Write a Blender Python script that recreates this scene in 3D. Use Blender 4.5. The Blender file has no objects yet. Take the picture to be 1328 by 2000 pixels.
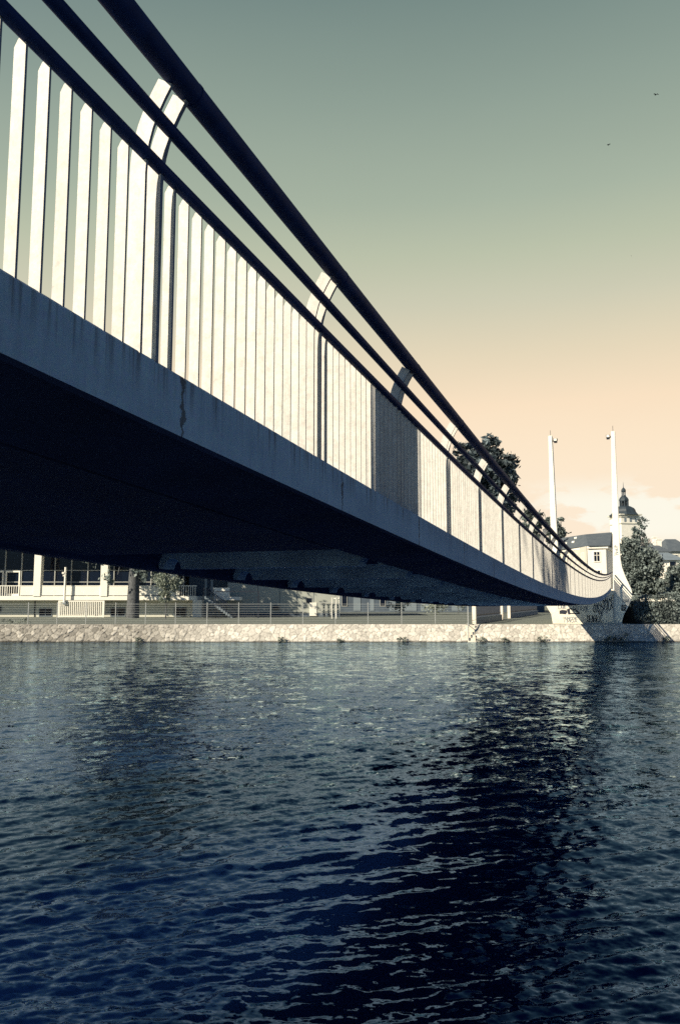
import bpy, math, random
import numpy as np
from mathutils import Vector, Matrix
R = math.radians
random.seed(7)
S = bpy.context.scene
COL = S.collection

# ------------------------------------------------------------------ camera
F_PX, HORIZON = 1525.0, 1172.0            # focal length in photo pixels, horizon row
EYE = 3.5                                  # eye height above the water
PITCH = math.atan((HORIZON - 1000.0) / F_PX)
cam_d = bpy.data.cameras.new('camera')
cam_d.sensor_fit = 'VERTICAL'
cam_d.sensor_height = 24.0
cam_d.lens = 24.0 * F_PX / 2000.0
cam_d.clip_start, cam_d.clip_end = 0.05, 6000
cam = bpy.data.objects.new('camera', cam_d)
COL.objects.link(cam)
cam.location = (0, 0, EYE)
cam.rotation_euler = (R(90) + PITCH, 0, 0)
S.camera = cam

# bridge axes: D runs along the bridge, L across it (to the left)
TH = math.atan((1242 - 664) / math.hypot(F_PX, HORIZON - 1000))
D = Vector((math.sin(TH), math.cos(TH), 0))
L = Vector((-math.cos(TH), math.sin(TH), 0))
BRIDGE_ROT = math.atan2(D.y, D.x)

# ------------------------------------------------------------------ light
EXPOSURE = 0.6
SUN_EL = R(30.8)
travel = (D * 0.862 - L * 0.507)           # horizontal travel of the light
travel.normalize()
sdir = Vector((travel.x * math.cos(SUN_EL), travel.y * math.cos(SUN_EL), -math.sin(SUN_EL)))
sun_d = bpy.data.lights.new('sun', 'SUN')
sun_d.energy = 5.0
sun_d.angle = R(0.5)
sun_d.color = (1.0, 0.89, 0.70)
sun = bpy.data.objects.new('sun', sun_d)
COL.objects.link(sun)
sun.location = (-30, -40, 60)
sun.rotation_euler = sdir.to_track_quat('-Z', 'Y').to_euler()

S.view_settings.view_transform = 'Standard'
S.view_settings.look = 'None'
S.view_settings.exposure = EXPOSURE
S.view_settings.gamma = 1.0
S.render.engine = 'CYCLES'
S.cycles.max_bounces = 6
S.cycles.diffuse_bounces = 3
S.cycles.caustics_reflective = True
S.cycles.blur_glossy = 1.0
S.cycles.sample_clamp_indirect = 3.0
S.cycles.caustics_refractive = False
S.cycles.use_denoising = False


def lin(r, g, b, k=1.0):
    f = lambda c: (c / 255 / 12.92) if c / 255 <= 0.04045 else ((c / 255 + 0.055) / 1.055) ** 2.4
    return (f(r) * k, f(g) * k, f(b) * k, 1.0)


class NT:
    """small node-tree helper"""
    def __init__(s, tree):
        s.t = tree
    def n(s, typ, **kw):
        nd = s.t.nodes.new(typ)
        for k, v in kw.items():
            setattr(nd, k, v)
        return nd
    def l(s, a, b):
        s.t.links.new(a, b)
    def val(s, sock, v):
        if hasattr(v, 'is_output'):
            s.t.links.new(v, sock)
        else:
            sock.default_value = v
    def math(s, op, a, b=0.0, c=None, clamp=False):
        nd = s.n('ShaderNodeMath', operation=op)
        nd.use_clamp = clamp
        s.val(nd.inputs[0], a); s.val(nd.inputs[1], b)
        if c is not None: s.val(nd.inputs[2], c)
        return nd.outputs[0]
    def mix(s, fac, a, b, blend='MIX'):
        nd = s.n('ShaderNodeMix', data_type='RGBA', blend_type=blend)
        s.val(nd.inputs[0], fac); s.val(nd.inputs[6], a); s.val(nd.inputs[7], b)
        return nd.outputs[2]
    def ramp(s, fac, stops, interp='LINEAR'):
        nd = s.n('ShaderNodeValToRGB')
        el = nd.color_ramp.elements
        nd.color_ramp.interpolation = interp
        while len(el) < len(stops): el.new(0.5)
        for e, (p, c) in zip(el, stops):
            e.position = p
            e.color = c if len(c) == 4 else (*c, 1)
        s.val(nd.inputs[0], fac)
        return nd.outputs[0]
    def smooth(s, v, a, b):
        nd = s.n('ShaderNodeMapRange', interpolation_type='SMOOTHSTEP')
        s.val(nd.inputs[0], v); nd.inputs[1].default_value = a; nd.inputs[2].default_value = b
        return nd.outputs[0]
    def noise(s, vec, scale, detail=3, rough=0.55, dim='3D'):
        nd = s.n('ShaderNodeTexNoise')
        nd.noise_dimensions = dim
        if vec is not None: s.l(vec, nd.inputs['Vector'])
        nd.inputs['Scale'].default_value = scale
        nd.inputs['Detail'].default_value = detail
        nd.inputs['Roughness'].default_value = rough
        return nd
    def mapping(s, vec, scale=(1, 1, 1), rot=(0, 0, 0)):
        nd = s.n('ShaderNodeMapping')
        s.l(vec, nd.inputs[0])
        nd.inputs['Scale'].default_value = scale
        nd.inputs['Rotation'].default_value = rot
        return nd.outputs[0]


# ------------------------------------------------------------------ sky
world = bpy.data.worlds.new('World')
S.world = world
world.use_nodes = True
wt = NT(world.node_tree)
world.node_tree.nodes.clear()
out = wt.n('ShaderNodeOutputWorld')
bg = wt.n('ShaderNodeBackground')
wt.l(bg.outputs[0], out.inputs[0])
sky = wt.n('ShaderNodeTexSky', sky_type='NISHITA')
sky.sun_disc = False
sky.sun_elevation = SUN_EL
sky.sun_rotation = math.atan2(-travel.x, -travel.y)
K = 1 / 2 ** EXPOSURE
tc = wt.n('ShaderNodeTexCoord')
sep = wt.n('ShaderNodeSeparateXYZ')
wt.l(tc.outputs['Generated'], sep.inputs[0])
hz = sep.outputs[2]
stops = [(0.0, (254, 234, 208)), (6, (255, 236, 211)), (10.2, (255, 234, 205)), (13.9, (252, 228, 197)), (17.5, (231, 217, 188)),
         (21.1, (208, 206, 182)), (24.5, (189, 196, 172)), (27.9, (169, 182, 164)), (34.1, (144, 161, 150)), (39.7, (121, 141, 136)),
         (50, (62, 92, 116)), (64, (30, 56, 98)), (90, (14, 32, 74))]
grad = wt.ramp(hz, [(math.sin(R(a)), lin(*c, k=K)) for a, c in stops])
# the sky away from the sunlit haze in front is deeper blue
fwd = wt.math('ADD', wt.math('MULTIPLY', sep.outputs[0], 0.12), wt.math('MULTIPLY', sep.outputs[1], 0.99))
side = wt.smooth(fwd, 0.80, 0.2)
blue = wt.ramp(hz, [(0.0, lin(96, 112, 116, K)), (0.05, lin(104, 124, 134, K)), (0.12, lin(116, 166, 212, K)), (0.36, lin(64, 102, 148, K)), (1.0, lin(18, 42, 92, K))])
graded = wt.mix(side, grad, blue)
# thin cumulus low over the roofs on the right
cl = wt.noise(wt.mapping(tc.outputs['Generated'], (9, 9, 22)), 1.35, 5, 0.55)
band = wt.math('MULTIPLY', wt.smooth(hz, 0.05, 0.085), wt.smooth(hz, 0.158, 0.115))
cm = wt.math('MULTIPLY', wt.math('MULTIPLY', wt.smooth(cl.outputs['Fac'], 0.44, 0.52), band), 0.9)
cm = wt.math('MULTIPLY', cm, wt.smooth(sep.outputs[0], 0.2, 0.28))
graded = wt.mix(cm, graded, lin(255, 252, 236, K))
veil = wt.noise(wt.mapping(tc.outputs['Generated'], (1.5, 1.5, 5)), 1.6, 4, 0.55)      # faint uneven haze
graded = wt.mix(1.0, graded, wt.math('ADD', wt.math('MULTIPLY', veil.outputs['Fac'], 0.07), 0.972), 'MULTIPLY')
nish = wt.mix(1.0, sky.outputs[0], (0.012, 0.0115, 0.011, 1), 'MULTIPLY')
wt.l(wt.mix(0.97, nish, graded), bg.inputs[0])
bg.inputs[1].default_value = 1.0

# ------------------------------------------------------------------ materials


def new_mat(name):
    m = bpy.data.materials.new(name)
    m.use_nodes = True
    nt = NT(m.node_tree)
    b = m.node_tree.nodes['Principled BSDF']
    return m, nt, b


def obj_coord(nt):
    return nt.n('ShaderNodeTexCoord').outputs['Object']


def plain(name, rgb, rough=0.6, var=0.12, scale=6.0, metal=0.0, bump=0.0, bscale=40.0, spec=0.4):
    m, nt, b = new_mat(name)
    co = obj_coord(nt)
    nz = nt.noise(co, scale, 5, 0.6)
    lo = tuple(c * (1 - var) for c in rgb); hi = tuple(min(1, c * (1 + var)) for c in rgb)
    nt.l(nt.ramp(nz.outputs['Fac'], [(0.3, lo), (0.7, hi)]), b.inputs['Base Color'])
    b.inputs['Roughness'].default_value = rough
    b.inputs['Metallic'].default_value = metal
    b.inputs['Specular IOR Level'].default_value = spec
    if bump:
        bp = nt.n('ShaderNodeBump')
        bp.inputs['Strength'].default_value = bump
        bp.inputs['Distance'].default_value = 0.01
        nt.l(nt.noise(co, bscale, 4).outputs['Fac'], bp.inputs['Height'])
        nt.l(bp.outputs[0], b.inputs['Normal'])
    return m


def attr_mat(name, rgb, rough=0.7, translucent=0.0):
    """base colour times a per-piece tone stored on the mesh (leaf or stone kind)"""
    m, nt, b = new_mat(name)
    at = nt.n('ShaderNodeAttribute', attribute_name='tone')
    nt.l(nt.mix(1.0, (*rgb, 1), at.outputs['Color'], 'MULTIPLY'), b.inputs['Base Color'])
    b.inputs['Roughness'].default_value = rough
    b.inputs['Specular IOR Level'].default_value = 0.3
    if translucent:
        tr = nt.n('ShaderNodeBsdfTranslucent')
        nt.l(nt.mix(1.0, (*[c * 1.2 for c in rgb], 1), at.outputs['Color'], 'MULTIPLY'), tr.inputs[0])
        mx = nt.n('ShaderNodeMixShader')
        mx.inputs[0].default_value = translucent
        nt.l(b.outputs[0], mx.inputs[1]); nt.l(tr.outputs[0], mx.inputs[2])
        nt.l(mx.outputs[0], m.node_tree.nodes['Material Output'].inputs[0])
    return m


def steel_mat():
    m, nt, b = new_mat('galvanised_steel')
    co = nt.n('ShaderNodeNewGeometry').outputs['Position']
    a = nt.noise(co, 14, 4, 0.6)
    v = nt.n('ShaderNodeTexVoronoi'); v.inputs['Scale'].default_value = 90
    nt.l(co, v.inputs['Vector'])
    c1 = nt.ramp(a.outputs['Fac'], [(0.3, (0.50, 0.46, 0.385)), (0.5, (0.585, 0.55, 0.475)), (0.7, (0.635, 0.61, 0.54))])
    c2 = nt.mix(0.22, c1, v.outputs['Color'], 'SOFT_LIGHT')
    bw = nt.n('ShaderNodeRGBToBW'); nt.l(c2, bw.inputs[0])
    c3 = nt.mix(0.85, c2, nt.mix(1.0, (0.98, 0.95, 0.88, 1), bw.outputs[0], 'MULTIPLY'))
    oi = nt.n('ShaderNodeObjectInfo')
    k = nt.math('ADD', nt.math('MULTIPLY', oi.outputs['Random'], 0.12), 0.92)
    c3 = nt.mix(1.0, c3, k, 'MULTIPLY')
    nt.l(c3, b.inputs['Base Color'])
    b.inputs['Roughness'].default_value = 0.55
    b.inputs['Metallic'].default_value = 0.0
    b.inputs['Specular IOR Level'].default_value = 0.35
    return m


def deck_mat():
    """cast concrete; UV = (metres along the bridge, height on the fascia in metres)"""
    m, nt, b = new_mat('bridge_concrete')
    uv = nt.n('ShaderNodeUVMap', uv_map='span').outputs[0]
    sp = nt.n('ShaderNodeSeparateXYZ'); nt.l(uv, sp.inputs[0])
    streak = nt.noise(nt.mapping(uv, (14, 1.2, 1)), 1.0, 5, 0.65)
    fine = nt.noise(nt.mapping(uv, (40, 40, 1)), 1.0, 3, 0.6)
    blot = nt.noise(nt.mapping(uv, (1.1, 3, 1)), 1.0, 4, 0.6)
    base = nt.ramp(streak.outputs['Fac'], [(0.25, (0.125, 0.22, 0.33)), (0.5, (0.20, 0.325, 0.46)), (0.8, (0.275, 0.41, 0.55))])
    base = nt.mix(0.5, base, nt.ramp(blot.outputs['Fac'], [(0.3, (0.145, 0.235, 0.35)), (0.7, (0.275, 0.41, 0.55))]))
    base = nt.mix(0.25, base, fine.outputs['Color'], 'SOFT_LIGHT')
    # drip stains running down from the top edge
    drip = nt.noise(nt.mapping(uv, (22, 0.5, 1)), 1.0, 4, 0.7)
    dm = nt.math('MULTIPLY', nt.smooth(drip.outputs['Fac'], 0.46, 0.66), nt.smooth(sp.outputs[1], 0.05, 0.3))
    base = nt.mix(nt.math('MULTIPLY', dm, 0.75), base, (0.05, 0.06, 0.075, 1))
    # casting joints with a wandering leak stain under each
    wob = nt.noise(nt.mapping(uv, (3, 26, 1)), 1.0, 3, 0.6)
    tt = nt.math('ADD', nt.math('ADD', sp.outputs[0], -3.17), nt.math('MULTIPLY', nt.math('SUBTRACT', wob.outputs['Fac'], 0.5), 0.07))
    ph = nt.math('ABSOLUTE', nt.math('SUBTRACT', nt.math('FRACT', nt.math('ADD', nt.math('DIVIDE', tt, 2.19), 0.5)), 0.5))
    ph = nt.math('MULTIPLY', ph, 2.19)
    wid = nt.noise(nt.mapping(uv, (2, 9, 1)), 1.0, 3, 0.6)
    jm = nt.math('MULTIPLY', nt.math('LESS_THAN', ph, nt.math('MULTIPLY', nt.smooth(wid.outputs['Fac'], 0.3, 0.75), 0.034)), 0.8)
    base = nt.mix(jm, base, (0.045, 0.055, 0.075, 1))
    base = nt.mix(nt.math('MULTIPLY', nt.math('LESS_THAN', ph, 0.008), 0.75), base, (0.06, 0.08, 0.10, 1))
    nt.l(base, b.inputs['Base Color'])
    b.inputs['Roughness'].default_value = 0.85
    b.inputs['Specular IOR Level'].default_value = 0.2
    bp = nt.n('ShaderNodeBump'); bp.inputs['Strength'].default_value = 0.25; bp.inputs['Distance'].default_value = 0.004
    nt.l(fine.outputs['Fac'], bp.inputs['Height']); nt.l(bp.outputs[0], b.inputs['Normal'])
    return m


def water_mat():
    m = bpy.data.materials.new('river_water')
    m.use_nodes = True
    t = m.node_tree; t.nodes.clear()
    nt = NT(t)
    o = nt.n('ShaderNodeOutputMaterial')
    pos = nt.n('ShaderNodeNewGeometry')
    P = pos.outputs['Position']
    # fine wind ripples: tilt the normal by two scales of noise, in world metres
    def tilt(scale, rot, st, k, det):
        nz = nt.noise(nt.mapping(P, st, (0, 0, rot)), scale, det, 0.6)
        vm = nt.n('ShaderNodeVectorMath', operation='SUBTRACT')
        nt.l(nz.outputs['Color'], vm.inputs[0]); vm.inputs[1].default_value = (0.5, 0.5, 0.5)
        v2 = nt.n('ShaderNodeVectorMath', operation='MULTIPLY')
        nt.l(vm.outputs[0], v2.inputs[0]); v2.inputs[1].default_value = (k * 0.7, k, 0)
        return v2.outputs[0]
    a = tilt(4.6, 0.30, (0.85, 1.15, 1), 0.52, 3)
    b = tilt(13.0, -0.2, (0.8, 1.2, 1), 0.36, 2)
    c0 = tilt(1.9, 0.25, (0.95, 1.1, 1), 0.50, 3)
    c1 = tilt(0.75, 0.45, (0.9, 1.0, 1), 0.30, 2)
    # ripples die down in slick patches
    patch = nt.noise(nt.mapping(P, (0.05, 0.16, 1), (0, 0, 0.5)), 1.0, 3)
    pf = nt.math('ADD', nt.math('MULTIPLY', nt.smooth(patch.outputs['Fac'], 0.35, 0.65), 0.8), 0.45)
    ad = nt.n('ShaderNodeVectorMath', operation='ADD'); nt.l(a, ad.inputs[0]); nt.l(b, ad.inputs[1])
    d0 = tilt(26.0, 0.1, (0.8, 1.2, 1), 0.26, 2)
    for q in (c0, c1, d0):
        a3 = nt.n('ShaderNodeVectorMath', operation='ADD'); nt.l(ad.outputs[0], a3.inputs[0]); nt.l(q, a3.inputs[1]); ad = a3
    sc = nt.n('ShaderNodeVectorMath', operation='SCALE'); nt.l(ad.outputs[0], sc.inputs[0]); nt.l(pf, sc.inputs['Scale'])
    a2 = nt.n('ShaderNodeVectorMath', operation='ADD'); nt.l(sc.outputs[0], a2.inputs[0]); nt.l(pos.outputs['Normal'], a2.inputs[1])
    nm = nt.n('ShaderNodeVectorMath', operation='NORMALIZE'); nt.l(a2.outputs[0], nm.inputs[0])
    N = nm.outputs[0]
    gl = nt.n('ShaderNodeBsdfGlossy'); gl.inputs['Roughness'].default_value = 0.03
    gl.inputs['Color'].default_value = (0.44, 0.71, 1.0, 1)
    nt.l(N, gl.inputs['Normal'])
    df = nt.n('ShaderNodeSubsurfaceScattering', falloff='BURLEY')      # murk: light spreads inside the river
    df.inputs['Color'].default_value = (0.0012, 0.0055, 0.028, 1)
    df.inputs['Scale'].default_value = 1.0; df.inputs['Radius'].default_value = (2.5, 2.5, 2.5)
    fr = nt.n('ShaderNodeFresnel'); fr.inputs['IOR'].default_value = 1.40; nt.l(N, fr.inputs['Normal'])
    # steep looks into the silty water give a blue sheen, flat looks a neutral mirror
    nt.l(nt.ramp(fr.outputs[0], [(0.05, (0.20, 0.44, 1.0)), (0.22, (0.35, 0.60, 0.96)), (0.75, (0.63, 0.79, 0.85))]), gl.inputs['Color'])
    mx = nt.n('ShaderNodeMixShader')
    nt.l(fr.outputs[0], mx.inputs[0]); nt.l(df.outputs[0], mx.inputs[1]); nt.l(gl.outputs[0], mx.inputs[2])
    nt.l(mx.outputs[0], o.inputs[0])
    return m


def grass_mat():
    m, nt, b = new_mat('short_grass')
    co = nt.n('ShaderNodeNewGeometry').outputs['Position']
    a = nt.noise(co, 0.35, 4); c = nt.noise(co, 7.0, 4, 0.7)
    c1 = nt.ramp(a.outputs['Fac'], [(0.3, (0.11, 0.135, 0.12)), (0.7, (0.18, 0.20, 0.17))])
    nt.l(nt.mix(0.6, c1, nt.ramp(c.outputs['Fac'], [(0.35, (0.04, 0.058, 0.06)), (0.7, (0.26, 0.27, 0.21))])), b.inputs['Base Color'])
    b.inputs['Roughness'].default_value = 0.95
    bp = nt.n('ShaderNodeBump'); bp.inputs['Strength'].default_value = 0.8; bp.inputs['Distance'].default_value = 0.08
    nt.l(c.outputs['Fac'], bp.inputs['Height']); nt.l(bp.outputs[0], b.inputs['Normal'])
    return m


def glass_mat():
    m, nt, b = new_mat('dark_window_glass')
    b.inputs['Base Color'].default_value = (0.006, 0.010, 0.022, 1)
    b.inputs['Roughness'].default_value = 0.06
    b.inputs['Specular IOR Level'].default_value = 0.45
    return m


def tile_mat():
    m, nt, b = new_mat('slate_roof_tiles')
    co = obj_coord(nt)
    br = nt.n('ShaderNodeTexBrick')
    br.inputs['Scale'].default_value = 1.0
    br.inputs['Brick Width'].default_value = 0.5; br.inputs['Row Height'].default_value = 0.3
    br.inputs['Mortar Size'].default_value = 0.03
    br.inputs['Color1'].default_value = (0.075, 0.095, 0.115, 1); br.inputs['Color2'].default_value = (0.10, 0.125, 0.14, 1)
    br.inputs['Mortar'].default_value = (0.05, 0.06, 0.08, 1)
    nt.l(co, br.inputs['Vector'])
    nz = nt.noise(co, 0.8, 4)
    nt.l(nt.mix(0.4, br.outputs['Color'], nt.ramp(nz.outputs['Fac'], [(0.3, (0.06, 0.08, 0.10)), (0.7, (0.13, 0.15, 0.16))])), b.inputs['Base Color'])
    b.inputs['Roughness'].default_value = 0.8
    return m


M = dict(
    steel=steel_mat(), deck=deck_mat(), water=water_mat(), grass=grass_mat(), glass=glass_mat(), tile=tile_mat(),
    edge=plain('shade_dark_steel_edge', (0.09, 0.125, 0.19), 0.7, 0.3, 20.0, spec=0.15),  # shade on the outward steel edges, put into their colour
    soffit=plain('shade_dark_soffit_concrete', (0.028, 0.052, 0.15), 0.9, 0.25, 1.2, spec=0.1),  # underside concrete darkened: the shade below the deck is in this colour
    beam=plain('beam_concrete', (0.37, 0.56, 0.82), 0.85, 0.4, 1.1, spec=0.15),
    navy=plain('navy_painted_tube', (0.004, 0.017, 0.078), 0.6, 0.25, 9, spec=0.06),
    white=plain('weathered_white_concrete', (0.78, 0.74, 0.64), 0.7, 0.07, 1.3, bump=0.2),
    abut=plain('pale_render', (0.74, 0.67, 0.55), 0.8, 0.12, 2.0, bump=0.3),
    cream=plain('cream_render', (0.74, 0.71, 0.63), 0.85, 0.05, 0.7),
    cream2=plain('ochre_render', (0.56, 0.55, 0.47), 0.85, 0.06, 0.7),
    grey=plain('grey_cladding', (0.58, 0.57, 0.48), 0.8, 0.07, 0.5),
    hall=plain('shade_toned_grey_cladding', (0.36, 0.375, 0.33), 0.8, 0.1, 0.5),  # darker copy of the cladding; the hall's shade is in this colour
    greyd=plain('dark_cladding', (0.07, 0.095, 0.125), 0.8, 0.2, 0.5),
    greym=plain('mid_cladding', (0.17, 0.21, 0.24), 0.8, 0.12, 0.5),
    whitep=plain('white_paint', (0.82, 0.79, 0.69), 0.5, 0.04, 2.0),
    lamp=plain('dark_lamp_metal', (0.015, 0.02, 0.035), 0.4, 0.2, 4.0),
    wire=plain('zinc_wire', (0.34, 0.35, 0.33), 0.5, 0.1, 4.0),
    iron=plain('black_iron', (0.012, 0.018, 0.032), 0.5, 0.2, 4.0),
    bark=plain('tree_bark', (0.085, 0.09, 0.095), 0.9, 0.5, 5.0, bump=0.8, bscale=9),
    copper=plain('weathered_copper', (0.028, 0.042, 0.054), 0.6, 0.3, 0.5),
    spray=plain('black_spray_paint', (0.008, 0.012, 0.025), 0.6, 0.2, 5.0),
    sprayg=plain('faded_spray_paint', (0.16, 0.19, 0.22), 0.7, 0.2, 5.0),
    stone=attr_mat('rubble_stone', (1, 1, 1), 0.9),
    leafd=attr_mat('dark_leaves', (0.085, 0.11, 0.12), 0.55, 0.12),
    leafm=attr_mat('grey_green_leaves', (0.145, 0.175, 0.165), 0.55, 0.15),
    leafl=attr_mat('pale_leaves', (0.24, 0.27, 0.22), 0.6, 0.2),
    dirt=plain('bare_earth', (0.10, 0.10, 0.09), 0.95, 0.4, 1.0),
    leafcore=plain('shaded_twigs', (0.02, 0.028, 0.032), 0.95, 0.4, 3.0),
    bird=plain('bird_plumage', (0.03, 0.04, 0.05), 0.8, 0.2, 9.0),
    cream3=plain('pale_plaster', (0.8, 0.77, 0.68), 0.85, 0.08, 0.6),
)

# ------------------------------------------------------------------ builders


class MB:
    def __init__(s):
        s.v, s.f = [], []
    def add(s, vs, fs):
        o = len(s.v)
        s.v += [tuple(v) for v in vs]
        s.f += [tuple(i + o for i in f) for f in fs]
        return s
    def box(s, a, b):
        x0, y0, z0 = a; x1, y1, z1 = b
        return s.add([(x0, y0, z0), (x1, y0, z0), (x1, y1, z0), (x0, y1, z0), (x0, y0, z1), (x1, y0, z1), (x1, y1, z1), (x0, y1, z1)],
                     [(0, 3, 2, 1), (4, 5, 6, 7), (0, 1, 5, 4), (1, 2, 6, 5), (2, 3, 7, 6), (3, 0, 4, 7)])
    def tube(s, pts, r, n=8, cap=True):
        pts = [Vector(p) for p in pts]
        rs = r if isinstance(r, (list, tuple)) else [r] * len(pts)
        o = len(s.v)
        up = None
        for i, p in enumerate(pts):
            d = (pts[min(i + 1, len(pts) - 1)] - pts[max(i - 1, 0)]).normalized()
            if up is None or abs(up.dot(d)) > 0.95:
                up = Vector((0, 0, 1)) if abs(d.z) < 0.9 else Vector((1, 0, 0))
            a = d.cross(up).normalized(); b = a.cross(d).normalized()
            for k in range(n):
                w = 2 * math.pi * k / n
                s.v.append(tuple(p + (a * math.cos(w) + b * math.sin(w)) * rs[i]))
        for i in range(len(pts) - 1):
            for k in range(n):
                s.f.append((o + i * n + k, o + (i + 1) * n + k, o + (i + 1) * n + (k + 1) % n, o + i * n + (k + 1) % n))
        if cap:
            s.f.append(tuple(o + k for k in range(n)))
            s.f.append(tuple(o + (len(pts) - 1) * n + k for k in reversed(range(n))))
        return s
    def prism(s, poly, fn, a, b):
        """polygon of 2-D points extruded between a and b; fn(u, v, w) -> xyz"""
        n = len(poly)
        vs = [fn(u, v, a) for u, v in poly] + [fn(u, v, b) for u, v in poly]
        fs = [tuple(range(n)), tuple(reversed(range(n, 2 * n)))]
        fs += [(i, i + n, (i + 1) % n + n, (i + 1) % n) for i in range(n)]
        return s.add(vs, fs)
    def lathe(s, prof, n=12, c=(0, 0, 0), rot=0.0):
        o = len(s.v)
        for r, z in prof:
            for k in range(n):
                w = 2 * math.pi * k / n + rot
                s.v.append((c[0] + r * math.cos(w), c[1] + r * math.sin(w), c[2] + z))
        for i in range(len(prof) - 1):
            for k in range(n):
                s.f.append((o + i * n + k, o + i * n + (k + 1) % n, o + (i + 1) * n + (k + 1) % n, o + (i + 1) * n + k))
        s.f.append(tuple(o + k for k in reversed(range(n))))
        s.f.append(tuple(o + (len(prof) - 1) * n + k for k in range(n)))
        return s
    def build(s, name, mat, parent=None, smooth=False, bevel=0.0):
        me = bpy.data.meshes.new(name)
        me.from_pydata(s.v, [], s.f)
        import bmesh
        bm = bmesh.new(); bm.from_mesh(me)
        bmesh.ops.recalc_face_normals(bm, faces=bm.faces)
        if bevel:
            bmesh.ops.bevel(bm, geom=[e for e in bm.edges if e.is_manifold and e.calc_face_angle(0) > 0.5], offset=bevel, segments=1, affect='EDGES')
        bm.to_mesh(me); bm.free()
        me.materials.append(mat)
        if smooth: smooth_by_angle(me)
        o = bpy.data.objects.new(name, me)
        COL.objects.link(o)
        if parent: o.parent = parent
        return o


def smooth_by_angle(me, ang=R(40)):
    me.polygons.foreach_set('use_smooth', [True] * len(me.polygons))
    try:
        me.set_sharp_from_angle(angle=ang)
    except Exception:
        pass


def tag(o, label=None, cat=None, group=None, kind=None):
    if label: o['label'] = label
    if cat: o['category'] = cat
    if group: o['group'] = group
    if kind: o['kind'] = kind
    return o


def empty(name, loc=(0, 0, 0), rz=0.0):
    o = bpy.data.objects.new(name, None)
    o.empty_display_size = 0.3
    COL.objects.link(o)
    o.location = loc
    o.rotation_euler = (0, 0, rz)
    return o


def copy_tree(o, parent=None):
    c = o.copy(); COL.objects.link(c)
    if parent: c.parent = parent
    for ch in list(o.children): copy_tree(ch, c)
    return c


def np_mesh(name, verts, quads, mat, tone=None, smooth=False, parent=None):
    """large quad mesh from numpy arrays; tone is per vertex"""
    me = bpy.data.meshes.new(name)
    nv, nf = len(verts), len(quads)
    k = quads.shape[1]
    me.vertices.add(nv); me.vertices.foreach_set('co', verts.astype(np.float32).ravel())
    me.loops.add(nf * k); me.loops.foreach_set('vertex_index', quads.astype(np.int32).ravel())
    me.polygons.add(nf)
    me.polygons.foreach_set('loop_start', np.arange(0, nf * k, k, dtype=np.int32))
    if tone is not None:
        at = me.attributes.new('tone', 'FLOAT_COLOR', 'POINT')
        if tone.ndim == 1: tone = np.stack([tone] * 3, 1)
        at.data.foreach_set('color', np.concatenate([tone, np.ones((nv, 1))], 1).astype(np.float32).ravel())
    if smooth: me.polygons.foreach_set('use_smooth', np.ones(nf, dtype=bool))
    me.update(calc_edges=True); me.validate()
    me.materials.append(mat)
    o = bpy.data.objects.new(name, me); COL.objects.link(o)
    if parent: o.parent = parent
    return o


cP, sP = math.cos(PITCH), math.sin(PITCH)


def ray(px, py):
    x = (px - 664) / F_PX; u = -(py - 1000) / F_PX
    return Vector((x, cP - u * sP, sP + u * cP))


def at(px, py, Y):
    """the point seen at photo pixel (px, py) on the upright plane Y metres away"""
    r = ray(px, py)
    return Vector((0, 0, EYE)) + r * (Y / r.y)


def at_t(px, py, t):
    """(p, z) of a pixel on the upright plane across the bridge at t"""
    r = ray(px, py)
    k = t / (r.x * D.x + r.y * D.y)
    P = r * k
    return (P.x * L.x + P.y * L.y, P.z + EYE)


# ================================================================== SETTING
GROUND = 1.44
BANK_Y = 66.0


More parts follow.
